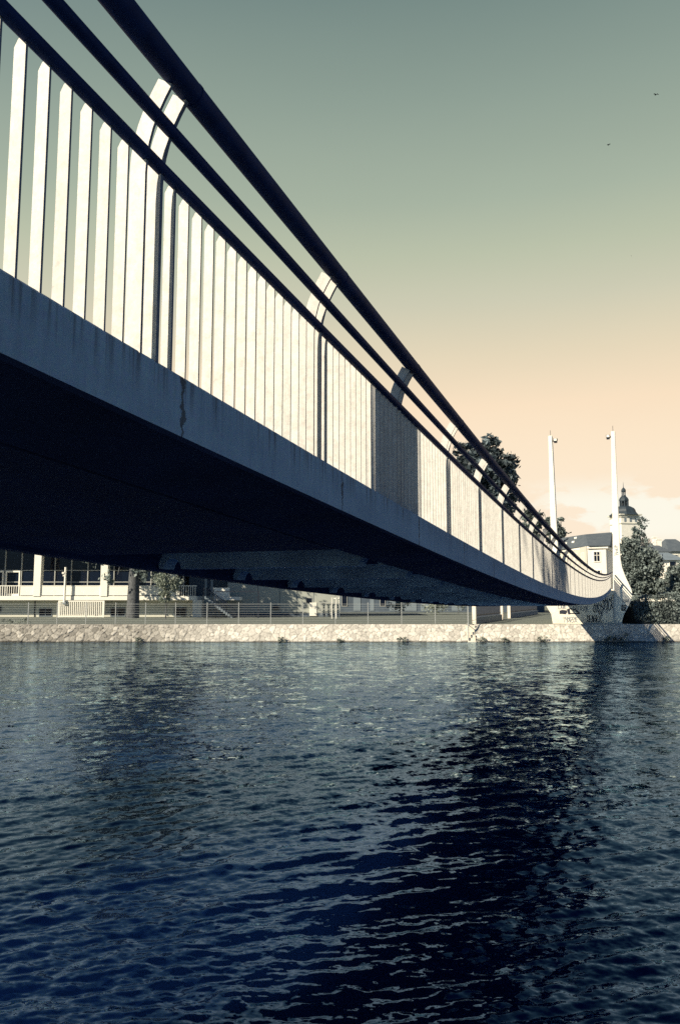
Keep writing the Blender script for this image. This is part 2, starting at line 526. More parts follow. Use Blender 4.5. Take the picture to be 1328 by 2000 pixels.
def make_water():
    rng = np.random.default_rng(3)
    ys = [0.6]
    while ys[-1] < BANK_Y + 0.9:
        y = ys[-1]
        ys.append(y + max(0.017, 0.0003 * y * y if y < 25 else 0.0075 * y) * (1.0 if y > 4.5 else 3))
    ys = np.array(ys)
    u = np.linspace(-1, 1, 620)
    far = np.array([8, 4, 2.4, 1.6, 1.25])
    uu = np.concatenate([-far, u, far[::-1]])
    wid = 0.56 * ys + 2.2
    X = uu[None, :] * wid[:, None]
    X[:, 0] = -330; X[:, -1] = 330
    Y = np.repeat(ys[:, None], len(uu), 1)
    dy = np.gradient(ys)[:, None] * np.ones_like(X)
    dx = np.abs(np.gradient(X, axis=1))
    def vnoise(x, y, seed, sc):
        r = np.random.default_rng(seed); out = 0
        for k in range(7):
            a = r.uniform(0, 2 * np.pi); f = sc * r.uniform(0.5, 1.6)
            out = out + np.sin((x * np.cos(a) + y * np.sin(a)) * f + r.uniform(0, 6.28))
        return out / 2.6
    wx = X + 0.55 * vnoise(X, Y, 1, 0.35); wy = Y + 0.55 * vnoise(X, Y, 2, 0.35)
    patch = np.clip(0.85 + 0.35 * vnoise(X, Y, 5, 0.22), 0.25, 1.5)
    H = np.zeros_like(X)
    n = 80
    for i in range(n):
        lam = 0.085 * (1.7 / 0.085) ** (i / (n - 1))
        # two families: wind ripples towards us and a swirl of wake crests rising to the right
        ang = (R(90) + rng.normal(0, 0.8 if lam < 0.7 else 0.5)) if i % 3 else (R(116) + rng.normal(0, 0.18))
        k = 2 * np.pi / lam
        slope = 0.0195 * (1.25 if lam < 0.36 else 0.9 if lam < 0.7 else 0.55) * (0.6 if lam > 1.2 else 1)
        amp = slope / k * (1.5 if (i % 3 == 0 and lam > 0.45) else 1)
        fade = np.clip((lam / np.maximum(dy * abs(np.sin(ang)), dx * abs(np.cos(ang))) - 3.0) / 3.0, 0, 1)
        ph = k * (wx * np.cos(ang) + wy * np.sin(ang)) + rng.uniform(0, 6.28)
        sn = np.sin(ph)
        H += amp * fade * (sn + 0.25 * np.cos(2 * ph)) * (patch if lam < 1.4 else 1)
    V = np.stack([X, Y, H], 2).reshape(-1, 3)
    nr, nc = X.shape
    i = np.arange(nr - 1)[:, None] * nc + np.arange(nc - 1)[None, :]
    Q = np.stack([i, i + 1, i + nc + 1, i + nc], 2).reshape(-1, 4)
    o = np_mesh('water', V, Q, M['water'], smooth=True)
    tag(o, kind='structure')


make_water()


def make_ground():
    b = MB()
    xs = [-1500, -300, -60, -30, 0, 30, 60, 300, 1500]
    ys = [67.0, 80, 110, 160, 300, 700, 3000]
    nx = len(xs)
    vs = [(x, y, GROUND) for y in ys for x in xs]
    fs = [(j * nx + i, j * nx + i + 1, (j + 1) * nx + i + 1, (j + 1) * nx + i) for j in range(len(ys) - 1) for i in range(nx - 1)]
    b.add(vs, fs)
    tag(b.build('ground', M['grass']), kind='structure')
    c = MB()
    c.box((-300, -200, -1.2), (-3.2, 2.7, GROUND)); c.box((-3.198, -200, -1.2), (300, 0.5, GROUND))
    tag(c.build('riverbank', M['grass']), kind='structure')
    c = MB(); c.box((-60, 0.502, -1.2), (9, 4.2, 0.55)); tag(c.build('light_blocker_berm', M['dirt']), kind='structure')  # unseen low bank added to keep water bounce off the near underside
    e = MB()  # unseen raised block added behind the viewer to hold light off the near end
    def bp(t, p, z): q = D * t + L * p; return (q.x, q.y, z)
    for (p0, p1, t1) in ((0.95, 70, -1.65), (-70, 0.948, -2.7)):
        q = [bp(-70, p0, 1.2), bp(-70, p1, 1.2), bp(t1, p1, 1.2), bp(t1, p0, 1.2)]
        e.add(q + [(x, y, 2.8) for x, y, z in q], [(0, 3, 2, 1), (4, 5, 6, 7), (0, 1, 5, 4), (1, 2, 6, 5), (2, 3, 7, 6), (3, 0, 4, 7)])
    tag(e.build('light_blocker_bank', M['grass']), kind='structure')


make_ground()


def stone_wall(name, x0, x1, seed, label, fine=True):
    """battered rubble wall: stones are real bumps with recessed joints"""
    rng = np.random.default_rng(seed)
    dx = 0.06 if fine else 0.5
    nx = int((x1 - x0) / dx) + 1; nz = 34 if fine else 6
    X = np.linspace(x0, x1, nx)[None, :].repeat(nz, 0)
    T = np.linspace(0, 1, nz)[:, None].repeat(nx, 1)
    Zl = -0.35 + (GROUND + 0.02 + 0.35) * T
    gx = np.arange(x0 - 1, x1 + 1, 0.47); gz = np.arange(-0.6, 2.0, 0.26)
    C = np.array([(a + rng.uniform(-.22, .22) + (0.23 if j % 2 else 0), z + rng.uniform(-.12, .12)) for j, z in enumerate(gz) for a in gx if rng.uniform() > 0.16])
    tones = rng.uniform(0.44, 0.70, len(C))
    d1 = np.full(X.shape, 9.0); d2 = np.full(X.shape, 9.0); idx = np.zeros(X.shape, int)
    for q in range(0, nx, 60):
        xs = X[:, q:q + 60]; zs = Zl[:, q:q + 60]
        near = np.where((C[:, 0] > xs.min() - 1.2) & (C[:, 0] < xs.max() + 1.2))[0]
        dd = np.sqrt((xs[..., None] - C[near, 0]) ** 2 + ((zs[..., None] - C[near, 1]) * 1.25) ** 2)
        o = np.argsort(dd, 2)
        d1[:, q:q + 60] = np.take_along_axis(dd, o[..., :1], 2)[..., 0]
        d2[:, q:q + 60] = np.take_along_axis(dd, o[..., 1:2], 2)[..., 0]
        idx[:, q:q + 60] = near[o[..., 0]]
    e = np.clip((d2 - d1) / 0.06, 0, 1)
    rough = rng.normal(0, 0.008, X.shape)
    bulge = 0.05 * e + 0.03 * (tones[idx] - 0.57) / 0.15 * e + rough
    left = np.clip((-9.5 - X) / 7, 0, 1)                    # rougher, dirtier rubble towards the left
    bulge *= 1 + 0.9 * left
    Yv = BANK_Y + 1.0 * T - bulge
    Yv[-1] = BANK_Y + 1.02
    V = np.stack([X, Yv, Zl], 2).reshape(-1, 3)
    tone = tones[idx] * (0.5 + 0.5 * e)
    tone = tone * (1 - 0.62 * left * rng.uniform(0.5, 1, len(C))[idx])
    tone = tone * rng.uniform(0.82, 1.1, X.shape)
    tone = np.where(Zl < 0.09 + 0.05 * np.sin(X * 1.3) * np.sin(X * 0.37), tone * 0.3, tone)           # wet algae line at the water
    col = np.stack([tone * 1.0, tone * 0.94, tone * 0.82], 2).reshape(-1, 3)
    i = np.arange(nz - 1)[:, None] * nx + np.arange(nx - 1)[None, :]
    Q = np.stack([i, i + 1, i + nx + 1, i + nx], 2).reshape(-1, 4)
    o = np_mesh(name, V, Q, M['stone'], col)
    return tag(o, label, 'retaining wall')


NOTCH = at(917, 1219, 67).x
stone_wall('retaining_wall', -48, NOTCH - 0.35, 11, 'long pale rubble retaining wall along the water, left of the gap with the pole')
stone_wall('retaining_wall', NOTCH + 0.35, 75, 12, 'pale rubble retaining wall along the water under the white pylons')
nb = MB(); nb.box((NOTCH - 0.4, BANK_Y + 0.75, -0.4), (NOTCH + 0.4, BANK_Y + 1.5, GROUND - 0.05))
for k in range(5): nb.box((NOTCH - 0.34, BANK_Y - 0.0 + 0.15 * k, -0.4), (NOTCH + 0.34, BANK_Y + 0.74, 0.12 + 0.24 * k))
tag(nb.build('river_steps', M['abut']), 'narrow steps down to the water in the gap of the stone wall', 'steps')
pm = MB(); pm.tube([(NOTCH - 0.28, BANK_Y + 0.05, 0.15), (NOTCH - 0.28, BANK_Y + 0.05, 3.35)], 0.05)
pm.tube([(NOTCH - 0.28, BANK_Y + 0.05, 1.5), (NOTCH - 0.28, BANK_Y + 0.95, 1.5)], 0.03, 6)
tag(pm.build('mooring_pole', M['wire'], smooth=True), 'thin pale pole standing in the gap of the stone wall', 'pole')

# ================================================================== FOOTBRIDGE
T0, T1 = -0.9, 71.6
PN, PF = 2.0, 6.7                           # near and far edge


def zb(t):                                  # underside of the fascia
    return EYE + 8.3367e-4 * t * t - 0.061956 * t + 1.11337 - 0.15


FA = 0.30
bridge = empty('footbridge', (0, 0, 0), BRIDGE_ROT)
tag(bridge, 'sagging concrete footbridge with slatted steel railings across the river', 'bridge')
ts = np.linspace(T0, T1, 150)


def sweep(prof, name, mat, parent, uvname=None):
    """closed profile of (p, dz) swept along the sagging span"""
    n = len(prof)
    vs = [(t, p, zb(t) + dz) for t in ts for p, dz in prof]
    fs = [(i * n + k, i * n + (k + 1) % n, (i + 1) * n + (k + 1) % n, (i + 1) * n + k) for i in range(len(ts) - 1) for k in range(n)]
    fs += [tuple(range(n)), tuple(reversed(range((len(ts) - 1) * n, len(ts) * n)))]
    b = MB().add(vs, fs)
    o = b.build(name, mat, parent)
    me = o.data
    if uvname:
        uv = me.uv_layers.new(name=uvname)
        for lp in me.loops:
            x, p, z = me.vertices[lp.vertex_index].co
            w = p if abs(p - PN) > 0.06 and abs(p - PF) > 0.06 else 0
            uv.data[lp.index].uv = (x, z - zb(x) + (w - PN if w else 0))
    return o


prof = [(PN, 0.0), (PN, FA - 0.015), (PN + 0.015, FA), (PN + 0.22, FA), (PN + 0.22, FA - 0.08), (PF - 0.22, FA - 0.08), (PF - 0.22, FA), (PF - 0.015, FA),
        (PF, FA - 0.015), (PF, 0.0), (PF - 0.03, -0.012), (PF - 0.05, 0.015), (PF - 0.45, -0.07), (PF - 0.75, -0.09), (PF - 0.85, 0.14), (PN + 0.85, 0.14), (PN + 0.75, -0.06), (PN + 0.05, 0.015), (PN + 0.03, -0.012)]
deck = sweep(prof, 'deck', M['deck'], bridge, 'span')
deck.data.materials.append(M['soffit'])  # downward and inner faces take the concrete with shade in its colour
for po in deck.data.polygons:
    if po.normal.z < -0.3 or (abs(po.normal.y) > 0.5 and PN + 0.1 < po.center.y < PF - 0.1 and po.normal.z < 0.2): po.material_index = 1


tp = np.linspace(T0, 7.25, 30)  # added infill panel in shade-dark concrete, keeps the near recess dark
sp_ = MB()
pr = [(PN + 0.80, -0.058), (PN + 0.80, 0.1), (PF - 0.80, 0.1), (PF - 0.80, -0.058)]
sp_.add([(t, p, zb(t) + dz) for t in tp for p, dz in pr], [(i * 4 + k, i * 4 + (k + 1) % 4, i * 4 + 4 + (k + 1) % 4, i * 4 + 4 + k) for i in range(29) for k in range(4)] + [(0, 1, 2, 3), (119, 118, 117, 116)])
sp_.build('added_shade_panel', M['soffit'], bridge)


def arc(cx, r, n=7):
    return [(cx - r * math.cos(math.pi * i / n), -0.065 + r * math.sin(math.pi * i / n)) for i in range(n + 1)]


bl, bh = PN + 0.80, PF - 0.80
bpoly = [(bl, -0.062)] + arc(bl + 0.18, 0.125) + arc(bh - 0.20, 0.135) + [(bh, -0.062), (bh + 0.04, 0.15), (bl - 0.04, 0.15)]
bm_ = MB().prism(bpoly, lambda u, v, w: (w, u, v), -0.13, 0.13)
beam0 = bm_.build('cross_beam', M['beam'], bridge)
beam0.location = (0.76 + 2.06 * 4, 0, zb(0.76 + 2.06 * 4))
for k in range(5, 34):
    o = beam0.copy(); COL.objects.link(o); o.parent = bridge
    t = 0.76 + 2.06 * k; o.location = (t, 0, zb(t))

# rails
HAND_P, HAND_H = 1.872, 1.295               # handrail: sits outwards of the posts
MID_P, MID_H = 1.955, 1.10
LOW_P, LOW_H = 2.005, 0.925
far = lambda p: PN + PF - p
for side in (0, 1):
    g = (lambda p: p) if side == 0 else far
    for nm, p, h, r in (('handrail', HAND_P, HAND_H, 0.059), ('rail', MID_P, MID_H, 0.031), ('rail', LOW_P, LOW_H, 0.031)):
        b = MB().tube([(t, g(p), zb(t) + FA + h) for t in ts], r, 16 if r > 0.04 else 10)
        if nm == 'handrail':
            for n in range(-1, 35):
                t = 2.99 + 1.99 * n
                b.tube([(t - 0.006, g(p), zb(t - 0.006) + FA + h), (t + 0.006, g(p), zb(t + 0.006) + FA + h)], r + 0.0025, 16)
        b.build(nm, M['navy'], bridge, smooth=True)


def post_poly(w0=0.084):
    """bent flat: upright, then leaning outwards to the handrail"""
    c = [(2.045, -0.012), (2.045, 0.84), (2.041, 0.92), (2.029, 0.99), (2.010, 1.06), (1.982, 1.13), (1.948, 1.195), (1.910, 1.258)]
    l, r = [], []
    for i, (p, z) in enumerate(c):
        a = Vector(c[max(i - 1, 0)]); b2 = Vector(c[min(i + 1, len(c) - 1)])
        d = (b2 - a).normalized(); nrm = Vector((-d.y, d.x))
        if i == 0: nrm = Vector((-1, 0))
        l.append((p + nrm.x * w0 / 2, z + nrm.y * w0 / 2)); r.append((p - nrm.x * w0 / 2, z - nrm.y * w0 / 2))
    return l + r[::-1]


post_mb = MB().prism(post_poly(), lambda u, v, w: (w, u, v), -0.012, 0.012)
post_mb.prism(post_poly(), lambda u, v, w: (w - 0.124, u, v), -0.008, 0.008)
post0 = post_mb.build('post', M['steel'], bridge)
post_f = post0.data.copy()
for v in post_f.vertices: v.co.y = PN + PF - v.co.y
post_f.flip_normals()


def fin_poly():
    return [(2.008, -0.012), (2.008, 0.905), (2.030, 0.925), (2.046, 0.915), (2.063, 0.885), (2.063, -0.012)]


bal0 = MB().prism(fin_poly(), lambda u, v, w: (w, u, v), -0.0055, 0.0055).build('baluster', M['steel'], bridge)
def shade_edges(o):  # outward faces get a darker colour standing in for their shade
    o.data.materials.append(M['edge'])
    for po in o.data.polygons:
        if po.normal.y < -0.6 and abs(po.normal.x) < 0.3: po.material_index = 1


shade_edges(post0); shade_edges(bal0)
bal_t = MB().prism(fin_poly(), lambda u, v, w: (w, u, v), -0.0075, 0.0075).build('baluster', M['steel'], bridge)
shade_edges(bal_t)
nb_, rest = 0, MB()
first = {0: True, 1: True}
pfirst = True
for n in range(-1, 35):
    tp = 2.95 + 1.99 * n
    for side in (0, 1):
        o = post0 if (pfirst and side == 0) else post0.copy()
        if not (pfirst and side == 0): COL.objects.link(o)
        pfirst = False if side == 0 else pfirst
        if side: o.data = post_f
        o.parent = bridge; o.location = (tp, 0, zb(tp) + FA)
    for k in range(1, 15):
        t = tp + 1.99 * k / 16
        if t > T1 - 0.05: continue
        thick = k == 1
        for side in (0, 1):
            if side == 0 and nb_ < 100 and t > 1.7:
                key = 1 if thick else 0
                proto = bal_t if thick else bal0
                o = proto if first[key] else proto.copy()
                if not first[key]: COL.objects.link(o)
                first[key] = False
                o.parent = bridge; o.location = (t, 0, zb(t) + FA); nb_ += 1
                a = random.gauss(0, R(1.2)); o.rotation_euler = (0, 0, a); o.location.x += PN * math.sin(a); o.location.y = PN - PN * math.cos(a)
            else:
                hw = 0.0075 if thick else 0.0055
                mir = (lambda p: p) if side == 0 else far
                rest.prism(fin_poly(), lambda u, v, w, t=t, mir=mir: (t + w, mir(u), zb(t) + FA + v), -hw, hw)
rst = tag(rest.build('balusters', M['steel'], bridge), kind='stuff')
shade_edges(rst)

# ================================================================== PYLONS
TP = 72.0
outer_px = [(1200, 842), (1202.4, 900), (1206.4, 984), (1208.7, 1040), (1210, 1075), (1211.5, 1094), (1214.5, 1109), (1220.6, 1125.5), (1227, 1139), (1232.3, 1150.5),
            (1234, 1158), (1233.6, 1166), (1230, 1177), (1224, 1189), (1217.5, 1201), (1214, 1214), (1213.6, 1221)]
inner_px = [(1196.5, 1221), (1196.5, 1160), (1196.2, 1110), (1195.2, 1012), (1193.2, 900), (1192.4, 842)]
PC = 4.05


def pylon_obj(name, flip_t, label, group, mirror):
    """white flared concrete mast; outline taken in the plane across the bridge"""
    pts = [at_t(x, y, TP) for x, y in outer_px + inner_px]
    base_p = 1.2
    root = empty(name, tuple(D * (TP + 0.35) + L * ((2 * PC - base_p) if mirror else base_p) + Vector((0, 0, GROUND))), BRIDGE_ROT)
    f = lambda p: (-1 if mirror else 1) * (p - base_p)
    poly = [(f(p), max(z, GROUND - 0.3) - GROUND) for p, z in pts]
    b = MB().prism(poly, lambda u, v, w: (w, u, v), -0.35, 0.35)
    b.build('mast', M['white'], root, bevel=0.03)
    # flood lamp near the top, on the side facing the deck
    tp_, tz = at_t(1192.4, 850, TP)
    s = 1 if not mirror else -1
    y0 = f(tp_); z0 = tz - GROUND
    lm = MB()
    lm.box((-0.10, min(y0, y0 + s * 0.1), z0 - 0.13), (0.10, max(y0, y0 + s * 0.1), z0 - 0.05))
    lamp = lm.build('lamp_bracket', M['lamp'], root)
    hm = MB(); yc = y0 + s * 0.26
    hm.add([(-0.2, yc - 0.13, z0 - 0.26), (0.2, yc - 0.13, z0 - 0.26), (0.2, yc + 0.13, z0 - 0.26), (-0.2, yc + 0.13, z0 - 0.26),
            (-0.26, yc - 0.18, z0 + 0.08), (0.26, yc - 0.18, z0 + 0.08), (0.26, yc + 0.18, z0 + 0.08), (-0.26, yc + 0.18, z0 + 0.08)],
           [(0, 3, 2, 1), (4, 5, 6, 7), (0, 1, 5, 4), (1, 2, 6, 5), (2, 3, 7, 6), (3, 0, 4, 7)])
    head = hm.build('flood_lamp', M['lamp'], root)
    gm = MB(); gm.box((-0.29, yc - 0.12, z0 - 0.14), (-0.255, yc + 0.12, z0 + 0.06)); gm.build('lens', M['whitep'], head)
    p1, z1 = at_t(1196, 842, TP)
    rod = MB(); rod.tube([(0, f(p1), z1 - GROUND - 0.1), (0, f(p1), z1 - GROUND + 0.55)], 0.018, 6)
    rod.build('lightning_rod', M['lamp'], root)
    return tag(root, label, 'bridge pylon', group)


right_py = pylon_obj('pylon', False, 'white flared pylon beside the church tower, right of the pair on the far bank', 'white bridge pylons', False)
left_py = pylon_obj('pylon', False, 'white slender pylon behind the railing, left of the pair on the far bank', 'white bridge pylons', True)
# the same pair stands at the near end, beside and behind the viewer, and shades the railing
for src, lab in ((right_py, 'white flared pylon on the near bank, right of the bridge entrance'), (left_py, 'white flared pylon on the near bank, left of the bridge entrance')):
    c = copy_tree(src)
    c['label'] = lab
    c.location = Vector(src.location) - D * (TP + 0.35 + 1.0)

# abutment with graffiti
ab = empty('bridge_abutment', tuple(D * (TP + 0.2) + L * PC + Vector((0, 0, GROUND))), BRIDGE_ROT)
tag(ab, 'pale concrete abutment covered in graffiti between the two white pylons', 'abutment')
pR = at_t(1196.5, 1200, TP - 0.3)[0] - PC
pL = at_t(1079, 1218, TP - 0.3)[0] - PC
pT = at_t(1064, 1180, TP - 0.3)[0] - PC
hz_top = zb(TP) - GROUND - 0.02
am = MB().prism([(pR, -0.3), (pR, hz_top), (pT + 0.1, hz_top), (pT, 2.2), (pT - 0.12, 1.5), (pL + 0.1, 0.8), (pL, 0.0), (pL, -0.3)], lambda u, v, w: (w, u, v), -0.56, 1.6)
am.build('wall', M['abut'], ab)
lm = MB(); lm.box((-0.60, -2.3, hz_top - 0.35), (1.9, 2.3, hz_top + 0.02)); lm.build('bearing_ledge', M['abut'], ab)
am2 = MB(); am2.box((1.6, -2.36, -0.3), (14, 2.36, hz_top + 0.16)); am2.build('ramp', M['abut'], ab)

na = empty('bridge_abutment', tuple(D * -1.3 + L * 4.35 + Vector((0, 0, GROUND))), BRIDGE_ROT)
tag(na, 'plain concrete abutment carrying the bridge on the near bank', 'abutment')
MB().box((-0.3, -2.3, -1.9), (0, 2.3, zb(-0.5) - GROUND - 0.06)).build('wall', M['beam'], na)
MB().box((-0.33, -2.35, -1.9), (0.3, 2.35, 0.9)).build('footing', M['beam'], na)

GL = {  # strokes on a 4 x 6 grid
 'D': [[(0, 0), (0, 6), (3, 5), (4, 3), (3, 1), (0, 0)]], 'E': [[(4, 6), (0, 6), (0, 0), (4, 0)], [(0, 3), (3, 3)]], 'A': [[(0, 0), (2, 6), (4, 0)], [(1, 2), (3, 2)]],
 'H': [[(0, 0), (0, 6)], [(4, 0), (4, 6)], [(0, 3), (4, 3)]], 'R': [[(0, 0), (0, 6), (4, 5), (3, 3), (0, 3), (4, 0)]], 'I': [[(1, 0), (2, 6)]], 'L': [[(0, 6), (0, 0), (4, 0)]],
 'M': [[(0, 0), (0.5, 6), (2, 2), (3.5, 6), (4, 0)]], 'K': [[(0, 0), (0, 6)], [(4, 6), (0, 3), (4, 0)]], 'O': [[(2, 6), (0, 4), (0, 2), (2, 0), (4, 2), (4, 4), (2, 6)]],
 'F': [[(0, 0), (0, 6), (4, 6)], [(0, 3), (3, 3)]], 'V': [[(0, 6), (2, 0), (4, 6)]], 'X': [[(0, 0), (4, 6)], [(0, 6), (4, 0)]], 'S': [[(4, 5), (2, 6), (0, 4.5), (4, 2), (2, 0), (0, 1)]]}


def ribbon(b, pts, w, x, th=0.004):
    for (a, c) in zip(pts[:-1], pts[1:]):
        a = Vector(a); c = Vector(c); d = c - a
        if d.length < 1e-5: continue
        nrm = Vector((-d.y, d.x)).normalized() * w / 2; e = d.normalized() * w * 0.4
        q = [a - nrm - e, c - nrm + e, c + nrm + e, a + nrm - e]
        b.add([(x, p.x, p.y) for p in q] + [(x - th, p.x, p.y) for p in q], [(0, 1, 2, 3), (7, 6, 5, 4), (0, 4, 5, 1), (1, 5, 6, 2), (2, 6, 7, 3), (3, 7, 4, 0)])


def graffiti(word, x0, y0, x1, y1, mat, w, seed, tpl=TP - 0.36, parent=ab, base=None, jit=0.5):
    rr = random.Random(seed)
    pa, za = at_t(x0, y0, tpl); pb, zb_ = at_t(x1, y1, tpl)
    n = len(word); b = MB()
    for i, ch in enumerate(word):
        for k, st in enumerate(GL[ch]):
            pts = []
            for (gx, gy) in st:
                u = (i + (gx + rr.uniform(-jit, jit)) / 5.0) / n; v = (gy + rr.uniform(-jit, jit)) / 6
                pts.append((pa + (pb - pa) * u - PC, zb_ + (za - zb_) * v - GROUND))
            ribbon(b, pts, w, -0.563 - 0.0012 * ((i * 2 + k + seed) % 9))
    b.build('graffiti', mat, parent)


graffiti('DEAHRIL', 1146, 1202, 1177, 1215, M['spray'], 0.055, 1, jit=0.3)
graffiti('MAKOK', 1100, 1205, 1128, 1210, M['sprayg'], 0.045, 2, jit=0.4)
graffiti('IMOA', 1100, 1210, 1128, 1216, M['sprayg'], 0.045, 3, jit=0.4)
graffiti('LAVE', 1090, 1182, 1106, 1189, M['sprayg'], 0.05, 4, jit=0.4)
graffiti('OVEXSOK', 1118, 1184, 1150, 1194, M['sprayg'], 0.04, 5, jit=0.9)
graffiti('OXOS', 1158, 1180, 1178, 1198, M['spray'], 0.05, 6, jit=1.2)
graffiti('SOKX', 1176, 1168, 1196, 1190, M['spray'], 0.055, 7, jit=1.3)
graffiti('XSO', 1165, 1172, 1190, 1200, M['sprayg'], 0.05, 8, jit=1.4)
# solid black throw-up with a pale centre
bb = MB()
def blob(b, px, k):
    q = [at_t(x, y, TP - 0.36) for x, y in px]
    b.prism([(p - PC, z - GROUND) for p, z in q], lambda u, v, w: (w, u, v), -0.5715 - 0.001 * k, -0.558)
blob(bb, [(1092, 1193), (1097, 1191), (1106, 1192), (1107, 1196), (1104, 1200), (1097, 1199), (1092, 1199)], 1)
blob(bb, [(1106, 1190), (1112, 1188), (1113, 1200), (1109, 1200)], 2)
blob(bb, [(1112, 1197), (1131, 1197), (1132, 1199.5), (1113, 1199)], 3)
blob(bb, [(1112, 1188), (1122, 1189), (1132, 1197), (1129, 1197.4), (1120, 1191), (1112, 1190)], 4)
bb.build('graffiti', M['spray'], ab)
# tags on the flank of the right pylon's foot
pg = MB()
for ln in ([(1214, 1182), (1213, 1192), (1220, 1192), (1221.5, 1182), (1214, 1182)], [(1215.5, 1185), (1219.5, 1185)], [(1215, 1187.5), (1219, 1187.5)], [(1215, 1190), (1219, 1190)]):
    q = [at_t(x, y, TP - 0.01) for x, y in ln]
    ribbon(pg, [(p - 1.2, z - GROUND) for p, z in q], 0.075, -0.353)
pg.build('graffiti', M['spray'], right_py)
pg = MB()
for i, ch in enumerate('FERA'):
    for st in GL[ch]:
        q = [at_t(1215 + i * 3.1 + gx * 0.6, 1176.5 - gy * 0.85, TP - 0.01) for gx, gy in st]
        ribbon(pg, [(p - 1.2, z - GROUND) for p, z in q], 0.05, -0.353 - 0.001 * i)
pg.build('graffiti', M['sprayg'], right_py)
pg = MB()
rr = random.Random(4)
for i in range(7):
    q = [at_t(1198 + rr.uniform(0, 9), 1067 + i * 2.8 + rr.uniform(-2, 2), TP - 0.01) for _ in range(4)]
    ribbon(pg, [(p - 1.2, z - GROUND) for p, z in q], 0.035, -0.353 - 0.001 * i)
pg.build('graffiti', M['sprayg'], right_py)

# ================================================================== VEGETATION


def foliage(name, blobs, n, size, mat, seed, parent=None, clump=0.22, lo=0.55, hi=1.5):
    """leaf cards in clumps through the crown volume; blobs = (x, y, z, rx, ry, rz)"""
    rng = np.random.default_rng(seed)
    bl = np.array(blobs, float)
    vol = bl[:, 3] * bl[:, 4] * bl[:, 5]; pr = vol ** 0.8 / (vol ** 0.8).sum()
    nc = max(8, n // 38)
    which = rng.choice(len(bl), nc, p=pr)
    d = rng.normal(size=(nc, 3)); d /= np.linalg.norm(d, axis=1)[:, None]
    rad = rng.uniform(0.35, 1.0, nc) ** 0.5
    cc = bl[which, :3] + d * rad[:, None] * bl[which, 3:]
    ctone = rng.uniform(lo, hi, nc)
    csig = clump * bl[which, 3:].mean(1) * rng.uniform(0.6, 1.3, nc)
    k = rng.integers(0, nc, n)
    c = cc[k] + rng.normal(size=(n, 3)) * csig[k][:, None] * np.array([1, 1, 0.8])
    a = rng.normal(size=(n, 3)); a /= np.linalg.norm(a, axis=1)[:, None]
    b = rng.normal(size=(n, 3)); b[:, 2] *= 0.6
    b -= (b * a).sum(1)[:, None] * a; b /= np.linalg.norm(b, axis=1)[:, None]
    s = size * rng.uniform(0.6, 1.3, n)[:, None]
    q = np.stack([c - a * s, c + b * s * 0.55, c + a * s, c - b * s * 0.55], 1).reshape(-1, 3)
    tone = np.repeat(ctone[k] * rng.uniform(0.75, 1.25, n), 4)
    return np_mesh(name, q, np.arange(4 * n).reshape(-1, 4), mat, tone, parent=parent)


def tree(name, base, height, blobs, n, size, mat, seed, trunk_r, label, group=None, limbs=7, clump=0.22, cat='tree', lo=0.55, hi=1.5):
    """blobs are relative to the base point"""
    rng = random.Random(seed)
    root = empty(name, tuple(base))
    b = MB()
    lean = rng.uniform(-0.02, 0.02) * height
    pts = [(0, 0, -0.1), (lean * 0.3, 0, height * 0.3), (lean * 0.7, 0, height * 0.6), (lean, 0, height * 0.85)]
    b.tube(pts, [trunk_r * 1.25, trunk_r * 0.9, trunk_r * 0.6, trunk_r * 0.2], 10)
    for i in range(limbs):
        bl = blobs[i % len(blobs)]
        z0 = height * rng.uniform(0.3, 0.7)
        e = (bl[0] + rng.uniform(-.5, .5) * bl[3], bl[1] + rng.uniform(-.5, .5) * bl[4], bl[2] + rng.uniform(-.4, .5) * bl[5])
        m = (e[0] * 0.5, e[1] * 0.5, (z0 + e[2]) * 0.5 + 0.05 * height)
        b.tube([(lean * 0.5, 0, z0), m, e], [trunk_r * 0.45, trunk_r * 0.28, trunk_r * 0.08], 6)
    b.build('trunk', M['bark'], root, smooth=True)
    foliage('crown', blobs, n, size, mat, seed, root, clump, lo, hi)
    return tag(root, label, cat, group)


def px_blobs(base, Y, lst):
    """crown lobes given as photo (x, y, rx, ry) at distance Y -> lobes about the base"""
    o = []
    for (x, y, rx, ry) in lst:
        c = at(x, y, Y); k = Y / F_PX
        o.append((c.x - base.x, random.uniform(-.25, .25) * rx * k, c.z - base.z, rx * k, rx * k, ry * k))
    return o


G = lambda px, Y: Vector(((px - 664) / F_PX * Y, Y, GROUND))
# big dark tree behind the bridge
b0 = G(950, 125)
tree('broadleaf_tree', b0, 20, px_blobs(b0, 125, [(912, 893, 26, 34), (955, 880, 22, 28), (985, 915, 24, 30), (945, 935, 50, 45), (985, 960, 24, 38), (940, 1000, 55, 55), (960, 1060, 50, 50)]), 21000, 0.42, M['leafd'], 21, 0.6,
     'tallest dark broadleaf tree showing above the bridge railing', limbs=12, clump=0.17)
b1 = G(1040, 160)
tree('broadleaf_tree', b1, 14, px_blobs(b1, 160, [(1030, 1008, 10, 12), (1046, 1018, 12, 18), (1030, 1050, 18, 26)]), 4500, 0.42, M['leafm'], 22, 0.4, 'grey-green tree showing between the bridge rails, left of the left pylon', clump=0.2)
b2 = G(1088, 178)
tree('broadleaf_tree', b2, 14, px_blobs(b2, 178, [(1093, 1019, 7, 10), (1076, 1024, 9, 12), (1084, 1044, 15, 22)]), 2600, 0.42, M['leafm'], 23, 0.4, 'small grey-green tree crown behind the left pylon beside the slate roof', clump=0.22)
